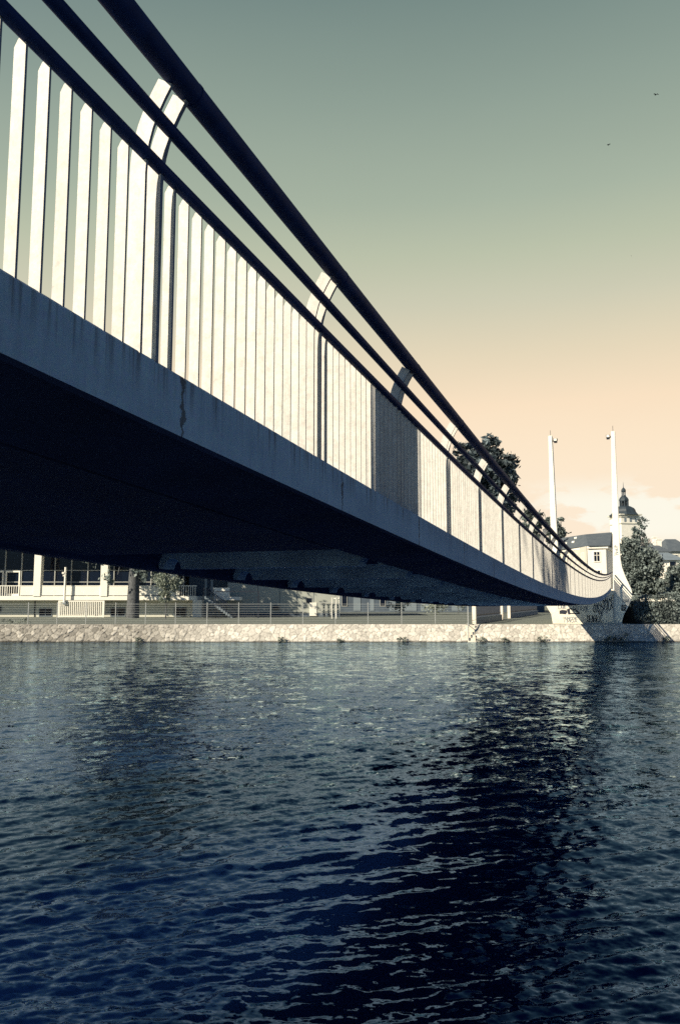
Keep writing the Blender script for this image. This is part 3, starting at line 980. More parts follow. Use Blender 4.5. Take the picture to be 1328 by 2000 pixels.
# right bank trees
b3 = G(1240, 86)
tree('broadleaf_tree', b3, 8.5, px_blobs(b3, 86, [(1232, 1068, 21, 18), (1242, 1042, 9, 12), (1257, 1104, 27, 36), (1236, 1110, 26, 36), (1225, 1140, 22, 22), (1262, 1146, 36, 16)]), 20000, 0.17, M['leafm'], 24, 0.3,
     'dense broadleaf tree in front of the church tower, above the hedge', 'trees on the right bank', limbs=10, clump=0.16)
b3b = G(1256, 90)
tree('slender_tree', b3b, 10, px_blobs(b3b, 90, [(1256, 1022, 8, 10), (1250, 1042, 8, 10), (1258, 1062, 10, 14)]), 700, 0.15, M['leafm'], 29, 0.1,
     'thin airy tree top sprouting right of the church tower', 'trees on the right bank', limbs=8, clump=0.4)
b4 = G(1318, 84)
tree('broadleaf_tree', b4, 7, px_blobs(b4, 84, [(1322, 1130, 22, 24), (1302, 1142, 18, 18), (1340, 1116, 20, 26), (1320, 1154, 34, 10)]), 13000, 0.17, M['leafm'], 25, 0.28,
     'broadleaf tree at the right edge of the view, above the hedge', 'trees on the right bank', clump=0.16)
# tree by the pavilion: thick trunk, crown mostly above the deck
b5 = G(263, 90)
tree('broadleaf_tree', b5, 22, [(0, 0, 12.5, 6.4, 5, 4.6), (-3.6, -0.5, 9, 3.4, 3, 2.6), (3.6, 0, 9.2, 3.6, 3, 2.8), (0.5, -1.0, 17.5, 5.6, 4.5, 4), (0, 0, 22, 3.6, 3.5, 3),
                               (-2.0, -1.5, 5.0, 1.3, 1.2, 0.9), (2.0, -1.5, 5.4, 1.5, 1.4, 0.9)], 19000, 0.24, M['leafm'], 26, 0.6,
     'thick trunked tree in front of the white balcony under the bridge', limbs=10, clump=0.2)
b6 = G(327, 86)
tree('ornamental_tree', b6, 3.6, px_blobs(b6, 86, [(322, 1135, 20, 14), (330, 1150, 18, 14), (322, 1166, 11, 9), (345, 1138, 12, 10)]), 2600, 0.13, M['leafl'], 27, 0.07,
     'small pale leafed tree right of the thick trunk, drooping over the fence', clump=0.25)
for i, (x, y, r, nm, lab) in enumerate(((780, 1185, 20, 700, 'leftmost of the three young pale trees on the lawn under the bridge'), (852, 1187, 24, 1000, 'fullest of the three young pale trees on the lawn, its leaves hanging low'),
                                 (893, 1183, 15, 450, 'thin young pale tree on the lawn nearest the iron railing'))):
    bb_ = G(x, 112)
    tree('young_tree', bb_, 2.6, px_blobs(bb_, 112, [(x, y - 3, r, 8), (x + 4, y - 8, r * 0.7, 8)]), nm, 0.15, M['leafl'], 40 + i, 0.05, lab, 'young trees on the lawn', limbs=4, clump=0.3)
# staked sapling
sk = empty('tree_stake', tuple(G(655, 88)))
tag(sk, 'tripod of white stakes round a sapling behind the wire fence', 'tree stake')
for dx in (-0.38, 0.10, 0.42):
    MB().tube([(dx, 0.15 if dx > 0.2 else -0.15, 0), (dx, 0.1 if dx > 0.2 else -0.1, 2.35)], 0.045, 7).build('stake', M['whitep'], sk)
MB().box((-0.42, -0.06, 2.2), (0.46, 0.06, 2.3)).build('crossbar', M['whitep'], sk)
MB().tube([(0, 0, 0), (0.02, 0, 2.6)], 0.025, 6).build('sapling', M['bark'], sk)

# hedge on the right bank: leaf cards over a sloping mound
def hedge():
    rng = np.random.default_rng(9)
    x0, x1 = at(1214, 1180, 72).x, 62.0
    n = 26000
    xs = rng.uniform(x0, x1, n); u = rng.uniform(0, 1, n)
    front = u < 0.55
    top = 2.25 + 0.22 * np.sin(xs * 0.9) + 0.15 * np.sin(xs * 2.3 + 1)
    v = rng.uniform(0, 1, n)
    y = np.where(front, 68.6 + 1.6 * v, 70.2 + 3.0 * v); z = np.where(front, top * v ** 0.8, top + 0.05)
    c = np.stack([xs, y + rng.normal(0, .12, n), GROUND + z + rng.normal(0, .09, n)], 1)
    a = rng.normal(size=(n, 3)); a /= np.linalg.norm(a, axis=1)[:, None]
    b = rng.normal(size=(n, 3)); b -= (b * a).sum(1)[:, None] * a; b /= np.linalg.norm(b, axis=1)[:, None]
    s = 0.10 * rng.uniform(0.6, 1.4, n)[:, None]
    q = np.stack([c - a * s, c + b * s * .6, c + a * s, c - b * s * .6], 1).reshape(-1, 3)
    tone = np.repeat(rng.uniform(0.6, 1.4, n) * (0.9 + 0.25 * np.sin(xs * 1.7)), 4)
    root = empty('hedge', (x0, 70, GROUND))
    o = np_mesh('leaves', q - np.array([x0, 70, GROUND]), np.arange(4 * n).reshape(-1, 4), M['leafm'], tone, parent=root)
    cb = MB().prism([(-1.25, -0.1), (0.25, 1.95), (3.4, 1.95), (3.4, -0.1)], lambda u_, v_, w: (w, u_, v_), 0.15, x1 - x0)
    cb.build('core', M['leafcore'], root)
    tag(root, 'long clipped hedge on the bank right of the white pylons', 'hedge')


hedge()

# weeds at the foot of the wall
wl = [(15, 1213, 1.3, 'bushy weed tuft on top of the wall at the left edge'), (45, 1212, 1.5, 'wide weed tuft on the wall top, second from the left edge'), (940, 1250, 1.0, 'weed tuft at the waterline just right of the gap in the wall'),
      (985, 1250, 0.8, 'small weed tuft at the waterline between the wall gap and the abutment'), (1058, 1250, 1.1, 'weed tuft at the waterline below the left foot of the abutment'),
      (1215, 1247, 1.9, 'largest dark weed tuft at the waterline in the bridge shadow'), (1188, 1249, 1.2, 'dark weed tuft at the waterline in the bridge shadow, left of the largest one'),
      (665, 1250, 0.8, 'small weed tuft at the waterline left of a slightly bigger one below the staked sapling'), (785, 1250, 0.9, 'lone weed tuft at the waterline in the middle of the wall'), (1300, 1249, 0.9, 'weed tuft at the waterline by the right edge'),
      (270, 1249, 1.0, 'weed tuft at the waterline below the thick trunk'), (550, 1250, 1.0, 'weed tuft at the waterline below the grey hall')]
for i, (x, y, s, lab) in enumerate(wl):
    Y = 67.6 if y < 1230 else 66.05
    c = at(x, y, Y); c.z = GROUND + 0.1 if y < 1230 else 0.12
    root = empty('weed_tuft', tuple(c))
    foliage('leaves', [(0, 0, 0.12 * s, 0.42 * s, 0.16, 0.18 * s)], int(150 * s), 0.06, M['leafl'], 60 + i, root, 0.3, 0.4, 1.2)
    tag(root, lab, 'weeds', 'weeds along the stone wall')

# ================================================================== FENCES
FY = 67.35
fpx = [-118, -56, 3, 61, 117, 173, 230, 288, 346, 407, 468, 530, 592, 655, 718, 783, 848, 912]
fence = empty('wire_fence', tuple(G(400, FY)))
tag(fence, 'long thin wire mesh fence with grey posts on top of the river wall', 'fence')
fx = [(p - 664) / F_PX * FY - fence.location.x for p in fpx]
fp0 = None
for x in fx:
    if fp0 is None:
        fp0 = MB().box((-0.03, -0.03, 0), (0.03, 0.03, 1.86)).build('post', M['wire'], fence); o = fp0
    else:
        o = fp0.copy(); COL.objects.link(o); o.parent = fence
    o.location = (x, 0, 0)
w = MB()
for k in range(9):
    z = 0.12 + 0.2 * k
    h = 0.006 if k < 8 else 0.012
    w.box((fx[0], -0.045, z - h), (fx[-1], -0.033, z + h))
w.build('mesh_panel', M['wire'], fence)

# dark iron railing on a low wall, leading back from the river
irf = empty('iron_fence', tuple(G(924, 69)))
tag(irf, 'dark iron railing on a low wall leading back from the river under the bridge', 'fence')
A = G(926, 69); B = G(1046, 118)
dv = (B - A); ln = dv.length; dv.normalize()
rot = math.atan2(dv.y, dv.x)
sub = Matrix.Rotation(rot, 4, 'Z')
def P2(s, y, z): return tuple(sub @ Vector((s, y, z)))
wmb = MB(); rl = MB()
for (s0, s1) in ((0, 15.5), (22.5, ln)):
    wmb.prism([(-0.15, -0.1), (-0.15, 0.55), (0.15, 0.55), (0.15, -0.1)], lambda u, v, q: P2(q, u, v), s0, s1)
    for z in (0.75, 2.1):
        rl.prism([(-0.03, z - 0.03), (-0.03, z + 0.03), (0.03, z + 0.03), (0.03, z - 0.03)], lambda u, v, q: P2(q, u, v), s0, s1)
    s = s0 + 0.2
    while s < s1:
        rl.prism([(-0.025, 0.56), (-0.025, 2.3), (0.025, 2.3), (0.025, 0.56)], lambda u, v, q: P2(q, u, v), s - 0.02, s + 0.02); s += 0.30
wmb.build('low_wall', M['greym'], irf); rl.build('railing', M['iron'], irf)
for s, h in ((0, 2.7), (16.2, 2.5), (22.0, 2.4)):
    MB().prism([(-0.16, -0.1), (-0.16, h), (0.16, h), (0.16, -0.1)], lambda u, v, q: P2(q, u, v), s - 0.22, s + 0.22).build('pillar', M['abut'], irf)

# ================================================================== BUILDINGS ON THE FAR BANK
PY = 95.0
kx = PY / F_PX
X = lambda px, Y=PY: (px - 664) / F_PX * Y
Z = lambda py, Y=PY: at(664, py, Y).z - GROUND


def pavilion():
    root = empty('pavilion', tuple(G(180, PY)))
    tag(root, 'low modern pavilion with white balcony and dark glazing seen under the bridge', 'building')
    ox = root.location.x
    x0, x1 = X(-260) - ox, X(386) - ox
    zs0, zs1 = 2.05, 2.55                     # balcony slab
    MB().box((x0, 1.9, -0.2), (x1 - 0.3, 16, zs0)).build('wall', M['grey'], root)
    MB().box((x0, 0, zs0 + 0.003), (x1, 16, zs1)).build('balcony_slab', M['whitep'], root)
    MB().box((x0, 3.0, zs1 + 0.003), (x1 - 2, 3.2, 9.0)).build('glazing', M['glass'], root)
    MB().box((x0 - 1, -0.6, 9.003), (x1 + 0.6, 17, 10.0)).build('roof', M['whitep'], root)
    MB().box((x0, 15, zs1), (x1 - 2, 15.9, 9)).build('rear_wall', M['grey'], root)
    c0 = None
    for px in (-186, -55, 76, 206, 336):
        if c0 is None: o = c0 = MB().box((-0.44, -0.1, -0.1), (0.44, 0.75, 8.99)).build('column', M['whitep'], root, bevel=0.03)
        else:
            o = c0.copy(); COL.objects.link(o); o.parent = root
        o.location = (X(px) - ox, 0.0, zs1 - 0.05)
        if px == -186: c0.data.transform(Matrix.Translation((0, 0, 0.1)))
    # mullions
    m = MB(); m2 = MB()
    for px in (-240, -200, -150, -110, -30, 13, 45, 110, 142, 174, 225, 260, 297, 330, 360):
        x = X(px, PY + 3) - ox
        MB().box((x - 0.06, 2.88, zs1 + .01), (x + 0.06, 2.998, 9.0)).build('mullion', M['wire'], root)
    for z in (4.3, 5.75): MB().box((x0, 2.90, z - 0.05), (x1 - 2, 2.996, z + 0.05)).build('transom', M['wire'], root)
    # glazed double door with pale frame
    d = MB()
    for (a, b2) in ((-2, 11), (15, 43)):
        xa, xb = X(a, PY + 3) - ox, X(b2, PY + 3) - ox
        d.box((xa, 2.80, zs1 + .02), (xa + 0.16, 2.87, 5.7)); d.box((xb - 0.16, 2.80, zs1 + .02), (xb, 2.87, 5.7)); d.box((xa + .16, 2.80, 5.5), (xb - .16, 2.87, 5.7)); d.box((xa + .16, 2.80, zs1 + .02), (xb - .16, 2.87, zs1 + .3))
    d.build('door_frame', M['whitep'], root)
    cu = MB(); xa = X(28, PY + 3) - ox
    for i in range(3): cu.box((xa - 0.6 + i * 0.3, 3.3, zs1 + 0.2), (xa - 0.45 + i * 0.3, 3.5, 8.6))
    # balcony balustrade: solid white infill, open bars by the columns, with top rail
    r = MB()
    z0, z1 = zs1 + 0.08, zs1 + 1.18
    r.box((x0, 0.02, z1), (x1, 0.14, z1 + 0.09))
    pan = MB()
    for (a, b2) in ((-250, -196), (-172, -66), (43, 68), (84, 198), (214, 328), (345, 352)):
        MB().box((X(a) - ox, 0.05, z0), (X(b2) - ox, 0.10, z1 - 0.001)).build('railing_panel', M['whitep'], root)
    px = -255
    while px < 385:
        x = X(px) - ox
        if any(a < px < b2 for a, b2 in ((-250, -196), (-172, -66), (43, 68), (84, 198), (214, 328))): px += 4.4; continue
        r.box((x - 0.035, 0.02, zs1), (x + 0.035, 0.049, z1 - 0.001)); px += 4.4
    r.build('railing', M['whitep'], root)
    # basement windows
    for (a, b2, ya, yb) in ((83, 106, 1189, 1203), (221, 248, 1188, 1203), (-12, 8, 1185, 1194), (344, 366, 1187, 1203)):
        xa, xb = X(a, PY + 1.9) - ox, X(b2, PY + 1.9) - ox; za, zb2 = Z(yb, PY + 1.9), Z(ya, PY + 1.9)
        f = MB(); t = 0.07
        f.box((xa - t, 1.82, za - t), (xb + t, 1.897, za)); f.box((xa - t, 1.82, zb2), (xb + t, 1.897, zb2 + t)); f.box((xa - t, 1.82, za), (xa, 1.897, zb2)); f.box((xb, 1.82, za), (xb + t, 1.897, zb2))
        xm = (xa + xb) / 2; f.box((xm - .03, 1.82, za), (xm + .03, 1.897, zb2))
        fo = f.build('window', M['greym'], root)
        MB().box((xa, 1.86, za), (xb, 1.893, zb2)).build('pane', M['glass'], fo)
    MB().box((x1 - 1.9, 5.0, zs1), (X(447, PY + 5) - ox, 15, 8.5)).build('link_wing', M['greyd'], root)
    MB().box((x1 + 0.01, 5.0, -0.2), (X(447, PY + 5) - ox, 15, zs1 - .002)).build('link_basement', M['grey'], root)
    # end pillar
    MB().box((X(379) - ox, -0.05, -0.1), (X(397) - ox, 1.2, zs0 - 0.003)).build('end_pillar', M['whitep'], root)
    MB().tube([(X(73.5, PY + 1.9) - ox, 1.83, 0), (X(73.5, PY + 1.9) - ox, 1.83, zs0)], 0.06, 6).build('downpipe', M['lamp'], root)
    # white barred gate in front of the basement
    g = empty('barred_gate', (X(163), PY - 0.4, GROUND))
    gx = g.location.x
    fr = MB(); ga, gb = X(118.5, PY - .4) - gx, X(208, PY - .4) - gx
    fr.box((ga, -0.05, 0.0), (ga + 0.16, 0.05, 2.0)); fr.box((gb - 0.16, -0.05, 0.0), (gb, 0.05, 2.0)); fr.box((ga + .16, -0.05, 1.86), (gb - .16, 0.05, 2.0)); fr.box((ga + .16, -0.05, 0.02), (gb - .16, 0.05, 0.14))
    fr.build('gate_frame', M['whitep'], g)
    bars = MB(); n = 24
    for i in range(1, n):
        x = ga + (gb - ga) * i / n
        bars.box((x - 0.055, -0.03, 0.14), (x + 0.055, 0.03, 1.86))
    bars.build('bars', M['whitep'], g)
    tag(g, 'white barred gate below the balcony, beside the camera post', 'gate')
    # white post with a camera head
    c = empty('camera_post', (X(130, PY - .6), PY - 0.6, GROUND))
    MB().tube([(0, 0, 1.7), (0, 0, 6.0)], 0.13, 10).build('pole', M['whitep'], c, smooth=True)
    h = MB(); h.box((-0.36, -0.2, 5.2), (-0.13, 0.2, 5.42)); h.box((-0.26, -0.14, 4.9), (-0.13, 0.14, 5.1)); h.build('camera_head', M['whitep'], c)
    MB().box((-0.2, -0.12, 1.6), (0.2, 0.6, 1.8)).build('bracket', M['greym'], c)
    tag(c, 'white post with camera head in front of the white balcony', 'camera post')


pavilion()


def stairs():
    Y0 = 92.0
    root = empty('outdoor_stairs', tuple(G(420, Y0)))
    ox = root.location.x
    xx = lambda px: X(px, Y0) - ox
    tag(root, 'white concrete stairs with dark handrails at the end of the pavilion', 'stairs')
    s = MB()
    # flight from the balcony down to the right
    n = 12; xa, xb = xx(398), xx(455)
    for i in range(n):
        x = xa + (xb - xa) * i / n; z = 2.5 * (1 - i / n)
        s.box((x, 0.6, max(0, z - 0.35)), (x + (xb - xa) / n + 0.002 * (i % 2), 2.4, z))
    s.build('steps', M['greym'], root)
    l = MB(); l.box((xx(412), 2.9, 2.05), (xx(464), 5.4, 2.45)); l.box((xx(412), 2.9, 2.46), (xx(443), 3.05, 3.55)); l.build('landing', M['whitep'], root)
    r = MB()
    for y in (0.62, 2.38):
        r.tube([(xa, y, 3.5), (xb, y, 1.0)], 0.05, 6)
        for i in range(4):
            f = i / 3; r.tube([(xa + (xb - xa) * f, y, 2.5 * (1 - f)), (xa + (xb - xa) * f, y, 3.5 - 2.5 * f)], 0.035, 6)
    r.build('handrail', M['iron'], root)
    p = MB()
    for px in (395, 407): p.box((xx(px) - 0.12, 3.0, 2.46), (xx(px) + 0.12, 3.2, 5.2))
    p.build('gate_posts', M['greym'], root)
    f = empty('steel_frame', tuple(G(440, 90.5)))
    ox2 = f.location.x; q = lambda px: X(px, 90.5) - ox2
    fr = MB(); fr.box((q(506) - .08, -.08, 0), (q(506) + .08, .08, 3.1)); fr.box((q(424), -.06, 2.98), (q(506) - .085, .06, 3.1)); fr.box((q(424) - .06, -.06, 0.0), (q(424), .06, 3.1))
    fr.build('frame', M['iron'], f)
    b = MB(); b.box((q(396), -.04, 1.5), (q(500), .04, 1.57)); b.box((q(396), -.04, 0.15), (q(500), .04, 0.22))
    px = 396
    while px <= 500: b.box((q(px) - .022, -.025, 0.225), (q(px) + .022, .025, 1.495)); px += 4.2
    b.build('bars', M['iron'], f)
    tag(f, 'black steel frame with barred panel beside the white stairs', 'steel frame')


stairs()


def hall():
    Y0 = 97.9
    root = empty('sports_hall', tuple(G(560, Y0)))
    ox = root.location.x; xx = lambda px: X(px, Y0) - ox
    tag(root, 'plain grey panelled hall right of the white stairs', 'building')
    MB().box((xx(446), 0, 0.5), (xx(664), 18, 8.5)).build('wall', M['hall'], root)
    MB().box((xx(446) + 0.02, 0.05, -0.2), (xx(664) - 0.02, 17.9, 0.497)).build('plinth', M['greyd'], root)
    MB().box((xx(446) - 0.4, -0.5, 8.503), (xx(664) + 0.4, 18.4, 9.0)).build('roof', M['whitep'], root)
    s = MB()
    for px in (505, 547, 581, 613): s.box((xx(px) - .03, -0.012, 0.5), (xx(px) + .03, -0.003, 8.49))
    s.box((xx(446), -0.0125, 4.2), (xx(664), -0.0035, 4.24))
    s.build('panel_joint', M['greyd'], root)
    w = MB(); w.box((xx(599) - .05, -0.06, 1.65), (xx(609) + .05, -0.004, 2.35)); wo = w.build('window', M['wire'], root)
    MB().box((xx(599), -0.07, 1.7), (xx(609), -0.062, 2.3)).build('pane', M['glass'], wo)
    d = MB(); d.box((xx(605), -0.10, 0.1), (xx(619), -0.004, 1.75)); d.build('door', M['whitep'], root)
    b = MB()
    px = 628
    while px < 664: b.box((xx(px) - .05, -0.3, 0.2), (xx(px) + .05, -0.2, 1.7)); px += 9
    b.box((xx(622), -0.31, 1.7), (xx(664), -0.19, 1.8)); b.box((xx(622), -0.31, 0.9), (xx(664), -0.305, 1.0))
    b.build('guard_rail', M['wire'], root)
    MB().box((xx(535), -0.45, 0.9), (xx(547) - 0.1, -0.25, 1.4)).build('wall_box', M['iron'], root)


hall()


def depot():
    Y0 = 134.0
    root = empty('long_shed', tuple(G(790, Y0)))
    ox = root.location.x; xx = lambda px: X(px, Y0) - ox
    tag(root, 'long dark shed in shade behind the lawn under the bridge', 'building')
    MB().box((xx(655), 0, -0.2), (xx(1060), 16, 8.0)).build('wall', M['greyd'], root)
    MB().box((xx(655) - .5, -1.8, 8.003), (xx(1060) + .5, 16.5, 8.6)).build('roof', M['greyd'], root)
    for i, (a, b) in enumerate(((690, 704), (722, 730), (760, 812), (820, 862), (880, 900))):
        MB().box((xx(a), -0.08, 0.25), (xx(b), -0.004, 2.6)).build('panel', M['greym'], root)
    for a in (668, 742):
        f = MB().box((xx(a) - .1, -0.1, 1.0), (xx(a + 9) + .1, -0.004, 3.1)).build('window', M['wire'], root)
        MB().box((xx(a), -0.11, 1.1), (xx(a + 9), -0.102, 3.0)).build('pane', M['glass'], f)


depot()


def house():
    Y0 = 150.0
    root = empty('corner_house', tuple(G(1145, Y0)))
    ox = root.location.x
    tag(root, 'cream house with slate hipped roof between the two white pylons', 'house')
    q = lambda px, y=Y0: X(px, y) - ox
    ze = Z(1066, Y0); zr = Z(1041, Y0 + 6)
    # left wing recedes to the left, right wing faces us, gable end turned right
    A = (q(1086, Y0 + 15), 15.0); Bc = (q(1150), 1.0); C = (q(1183), 0.0); Dd = (q(1199, Y0 + 14), 14.0); E = (q(1098, Y0 + 24), 24.0)
    foot = [A, Bc, C, Dd, E]
    MB().prism([(A[0], A[1]), Bc, C, Dd, E], lambda u, v, w: (u, v, w), -0.2, ze).build('wall', M['cream'], root)
    MB().prism([(A[0] - .02, A[1] - .06), (Bc[0] - .15, Bc[1] - .05), (Bc[0] - .15, Bc[1] + .03), (A[0], A[1] + .03)], lambda u, v, w: (u, v, w), 0, ze - .01).build('side_wall', M['cream2'], root)
    # roof: ridge set back over both wings
    r = MB()
    def o(p, d): return (p[0] + d[0], p[1] + d[1])
    e = [o(A, (-.6, -.7)), o(Bc, (0, -.8)), o(C, (.6, -.7)), o(Dd, (.8, .4)), o(E, (-.6, .6))]
    rl_, rm, rr_ = (q(1096, Y0 + 19), 18.5), (q(1144, Y0 + 8), 8.0), (q(1196, Y0 + 7), 7.0)
    v = [(x, y, ze + .003) for x, y in e] + [(rl_[0], rl_[1], zr), (rm[0], rm[1], zr - .1), (rr_[0], rr_[1], zr + .25)]
    r.add(v, [(0, 1, 6, 5), (1, 2, 7, 6), (2, 3, 7), (3, 4, 5, 6, 7), (4, 0, 5), (0, 4, 3, 2, 1)])
    ro = r.build('roof', M['tile'], root)
    cb = MB(); cb.prism([(x, y) for x, y in [o(A, (-.3, -.35)), o(Bc, (0, -.4)), o(C, (.3, -.35)), o(Dd, (.4, .2)), o(E, (-.3, .3))]], lambda u, v_, w_: (u, v_, w_), ze - .5, ze - .004)
    cb.build('cornice', M['cream3'], root)
    for (fx_, fy) in ((0.30, 0.35), (0.55, 0.40), (0.62, 0.72)):
        a = Vector(v[0]).lerp(Vector(v[1]), fx_); b = Vector(v[5]).lerp(Vector(v[6]), fx_)
        c = a.lerp(b, fy); up = (b - a).normalized(); si = (Vector(v[1]) - Vector(v[0])).normalized(); n = si.cross(up).normalized()
        if n.y > 0: n = -n
        s = MB(); pts = [c - si * .55, c + si * .55, c + si * .55 + up * 1.0, c - si * .55 + up * 1.0]
        s.add([p + n * .02 for p in pts] + [p + n * .12 for p in pts], [(0, 1, 2, 3), (7, 6, 5, 4), (0, 4, 5, 1), (1, 5, 6, 2), (2, 6, 7, 3), (3, 7, 4, 0)])
        s.build('skylight', M['cream3'], ro)
    def window(p, n2, w, h, z):
        """upright framed window on a wall point p with outward normal n2"""
        t = Vector((-n2.y, n2.x, 0)); f = MB(); p = Vector((p[0], p[1], 0)) + n2 * 0.004
        def bx(a, b, z0, z1, d0, d1, mb):
            q_ = [p + t * a + n2 * d0, p + t * b + n2 * d0, p + t * b + n2 * d1, p + t * a + n2 * d1]
            mb.add([(k.x, k.y, z0) for k in q_] + [(k.x, k.y, z1) for k in q_], [(0, 3, 2, 1), (4, 5, 6, 7), (0, 1, 5, 4), (1, 2, 6, 5), (2, 3, 7, 6), (3, 0, 4, 7)])
        bx(-w / 2 - .18, -w / 2, z - .15, z + h + .15, 0, .1, f); bx(w / 2, w / 2 + .18, z - .15, z + h + .15, 0, .1, f)
        bx(-w / 2, w / 2, z + h, z + h + .15, 0, .1, f); bx(-w / 2, w / 2, z - .15, z, 0, .14, f); bx(-.05, .05, z, z + h, 0.03, .08, f); bx(-w / 2, w / 2, z + h * .62, z + h * .62 + .08, .031, .081, f)
        fo = f.build('window', M['cream3'], root)
        g = MB(); bx(-w / 2, w / 2, z, z + h, 0.005, .03, g); g.build('pane', M['glass'], fo)
    n1 = Vector((C[1] - Bc[1], -(C[0] - Bc[0]), 0)).normalized()
    if n1.y > 0: n1 = -n1
    nA = Vector((Bc[1] - A[1], -(Bc[0] - A[0]), 0)).normalized()
    if nA.y > 0: nA = -nA
    zw = Z(1096, Y0)
    lerp2 = lambda a, b, f: (a[0] + (b[0] - a[0]) * f, a[1] + (b[1] - a[1]) * f)
    for f in (0.15, 0.42, 0.66, 0.87):
        pA = lerp2(A, Bc, f); window((pA[0] + nA.x * .07, pA[1] + nA.y * .07), nA, 1.0, 1.75, zw - .1)
        window((pA[0] + nA.x * .07, pA[1] + nA.y * .07), nA, 1.0, 1.75, zw - 3.6)
    window(lerp2(Bc, C, 0.5), n1, 1.0, 1.8, zw); window(lerp2(Bc, C, 0.5), n1, 1.0, 1.8, zw - 3.6)


house()


def cottage(px0, px1, eave, ridge, Y0, dep, label, mats, chim=(), win=()):
    root = empty('house', tuple(G((px0 + px1) / 2, Y0)))
    ox = root.location.x; q = lambda px: X(px, Y0) - ox
    ze, zr = Z(eave, Y0), Z(ridge, Y0 + dep / 2)
    MB().box((q(px0), 0, -0.2), (q(px1), dep, ze)).build('wall', M[mats[0]], root)
    o = 0.6; x0, x1 = q(px0) - o, q(px1) + o; hip = min(3.5, (x1 - x0) * .3)
    v = [(x0, -o, ze + .003), (x1, -o, ze + .003), (x1, dep + o, ze + .003), (x0, dep + o, ze + .003), (x0 + hip, dep / 2, zr), (x1 - hip, dep / 2, zr)]
    ro = MB().add(v, [(0, 1, 5, 4), (1, 2, 5), (2, 3, 4, 5), (3, 0, 4), (0, 3, 2, 1)]).build('roof', M[mats[1]], root)
    for (a, b, y0, y1) in chim:
        c = MB(); c.box((q(a), dep * .35, Z(y1, Y0)), (q(b), dep * .35 + 1.0, Z(y0, Y0))); c.box((q(a) - .12, dep * .35 - .12, Z(y0, Y0) + .003), (q(b) + .12, dep * .35 + 1.12, Z(y0, Y0) + .25))
        c.build('chimney', M['cream3'], ro)
    for (a, b, y0, y1) in win:
        f = MB().box((q(a) - .12, -0.10, Z(y1, Y0) - .12), (q(b) + .12, -0.004, Z(y0, Y0) + .12)).build('window', M['cream3'], root)
        MB().box((q(a), -0.13, Z(y1, Y0)), (q(b), -0.103, Z(y0, Y0))).build('pane', M['glass'], f)
    return tag(root, label, 'house')


cottage(1272, 1304, 1078, 1061, 175, 10, 'pale house with grey roof and white chimneys behind the right trees', ('cream3', 'tile'), ((1290, 1295, 1048, 1070), (1296, 1305, 1052, 1068)), ((1282, 1287, 1086, 1096),))
cottage(1308, 1352, 1077, 1053, 190, 12, 'larger grey roofed house at the right edge above the trees', ('cream2', 'tile'), (), ((1316, 1322, 1084, 1096),))
cottage(1294, 1330, 1094, 1079, 150, 8, 'low white house with dark dormer window half hidden by the right trees', ('cream3', 'greym'), (), ((1306, 1318, 1097, 1106), (1300, 1304, 1112, 1124)))


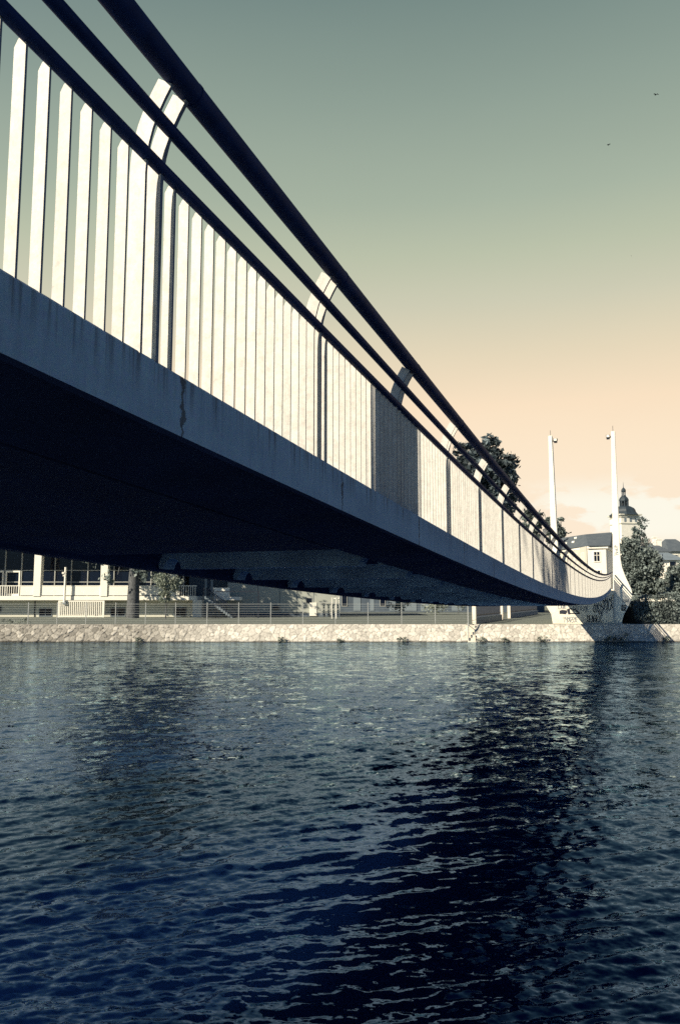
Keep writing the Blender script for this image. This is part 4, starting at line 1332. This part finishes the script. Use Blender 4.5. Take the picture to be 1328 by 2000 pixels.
def church():
    Y0 = 480.0
    s = Y0 / F_PX
    c = at(1218.5, 1000, Y0)
    root = empty('church_tower', (c.x, Y0, GROUND), R(12))
    tag(root, 'tall pale church tower with dark domed lantern roof behind the right pylon', 'church tower')
    z = lambda py: at(1216, py, Y0).z - GROUND
    hw = 6.3
    MB().box((-hw, -hw, -0.3), (hw, hw, z(1008))).build('shaft', M['cream3'], root)
    cor = MB()
    for (y0, y1, e) in ((1025, 1023, .35), (1012.5, 1011, .4), (1008.5, 1006, 1.1)): cor.box((-hw - e, -hw - e, z(y0)), (hw + e, hw + e, z(y1)))
    cor.build('cornice', M['cream2'], root)
    bel = empty_win = MB()
    for sx in (-1, 0, 1):
        bel.box((sx * 3.6 - .7, -hw - .15, z(1021)), (sx * 3.6 + .7, -hw - .004, z(1014)))
        bel.box((hw + .004, sx * 3.6 - .7, z(1021)), (hw + .15, sx * 3.6 + .7, z(1014)))
    bel.build('window', M['greym'], root)
    # bell-shaped main dome on an eight-sided plan, flared eave
    k = lambda px: px * s
    d = MB().lathe([(k(29.5), z(1007.5)), (k(29), z(1006.6)), (k(24.5), z(1003.5)), (k(21.8), z(1000)), (k(20.8), z(996)), (k(18.2), z(992.5)), (k(13.5), z(990)), (k(8.6), z(988.6))], 8, rot=R(22.5))
    d.build('dome', M['copper'], root)
    ln_ = MB()
    for i in range(8):
        a = R(22.5 + 45 * i); x, y = math.cos(a) * k(7.4), math.sin(a) * k(7.4)
        ln_.tube([(x, y, z(989)), (x, y, z(979.5))], 0.42, 6)
    ln_.lathe([(k(3.0), z(989)), (k(3.0), z(979))], 8)
    ln_.build('lantern', M['copper'], root)
    MB().lathe([(k(8.6), z(979.5)), (k(9.2), z(978)), (k(9), z(975)), (k(7.2), z(972)), (k(4.6), z(969.5)), (k(4.2), z(967.5))], 8, rot=R(22.5)).build('upper_dome', M['copper'], root)
    up = MB()
    for i in range(6):
        a = R(60 * i); x, y = math.cos(a) * k(3.2), math.sin(a) * k(3.2)
        up.tube([(x, y, z(967.8)), (x, y, z(961))], 0.3, 5)
    up.build('upper_lantern', M['copper'], root)
    MB().lathe([(k(4.2), z(961)), (k(4.6), z(959)), (k(4.0), z(956)), (k(2), z(953.5)), (k(.6), z(952)), (k(.35), z(945)), (k(.1), z(941))], 8).build('spire', M['copper'], root)


church()


def bird(px, py, Y, span, label, rz, bank):
    root = empty('bird', tuple(at(px, py, Y)), rz)
    root.rotation_euler = (0, bank, rz)
    b = MB().lathe([(0.01, -0.22), (0.05, -0.16), (0.075, 0.0), (0.06, 0.12), (0.05, 0.16), (0.045, 0.2), (0.01, 0.26)], 8)
    o = b.build('body', M['bird'], root, smooth=True); o.rotation_euler = (R(-90), 0, 0)
    for s in (-1, 1):
        w = MB(); h = span / 2
        st = [(0.03, .10, -.10, 0.02), (h * .45, .12, -.07, 0.16), (h * .8, .06, -.07, 0.10), (h, -.03, -.07, 0.02)]
        vs = [(s * x, y, z + t) for x, a, c, z in st for y, t in ((a, .008), (c, .008), (c, -.004), (a, -.004))]
        fs = [(i * 4 + k, i * 4 + (k + 1) % 4, i * 4 + 4 + (k + 1) % 4, i * 4 + 4 + k) for i in range(3) for k in range(4)] + [(0, 1, 2, 3), (15, 14, 13, 12)]
        w.add(vs, fs).build('wing', M['bird'], root)
    MB().prism([(-.03, -.2), (.03, -.2), (.07, -.36), (-.07, -.36)], lambda u, v, q: (u, v, q), -.006, .006).build('tail', M['bird'], root)
    tag(root, label, 'bird', 'birds in the sky')


bird(1280, 185, 120, 1.25, 'higher of the birds in the upper right sky', R(25), R(-12))
bird(1188, 283, 130, 1.0, 'lower of the two larger birds in the right sky', R(30), R(-25))
bird(1232, 500, 420, 0.7, 'tiny bird speck low in the right sky', R(10), R(5))

# tall poplar on the near bank, left of the bridge: its top shades part of the railing
bn = D * -17.4 + L * 25.2; bn.z = GROUND
tree('poplar_tree', bn, 33, [(0, 0, 14, 2.0, 2.0, 7), (0.2, 0, 22, 1.9, 1.9, 7), (-.2, 0, 28.5, 1.45, 1.45, 5)], 9000, 0.27, M['leafm'], 91, 0.35, 'tall slim poplar on the near bank left of the bridge', clump=0.22)
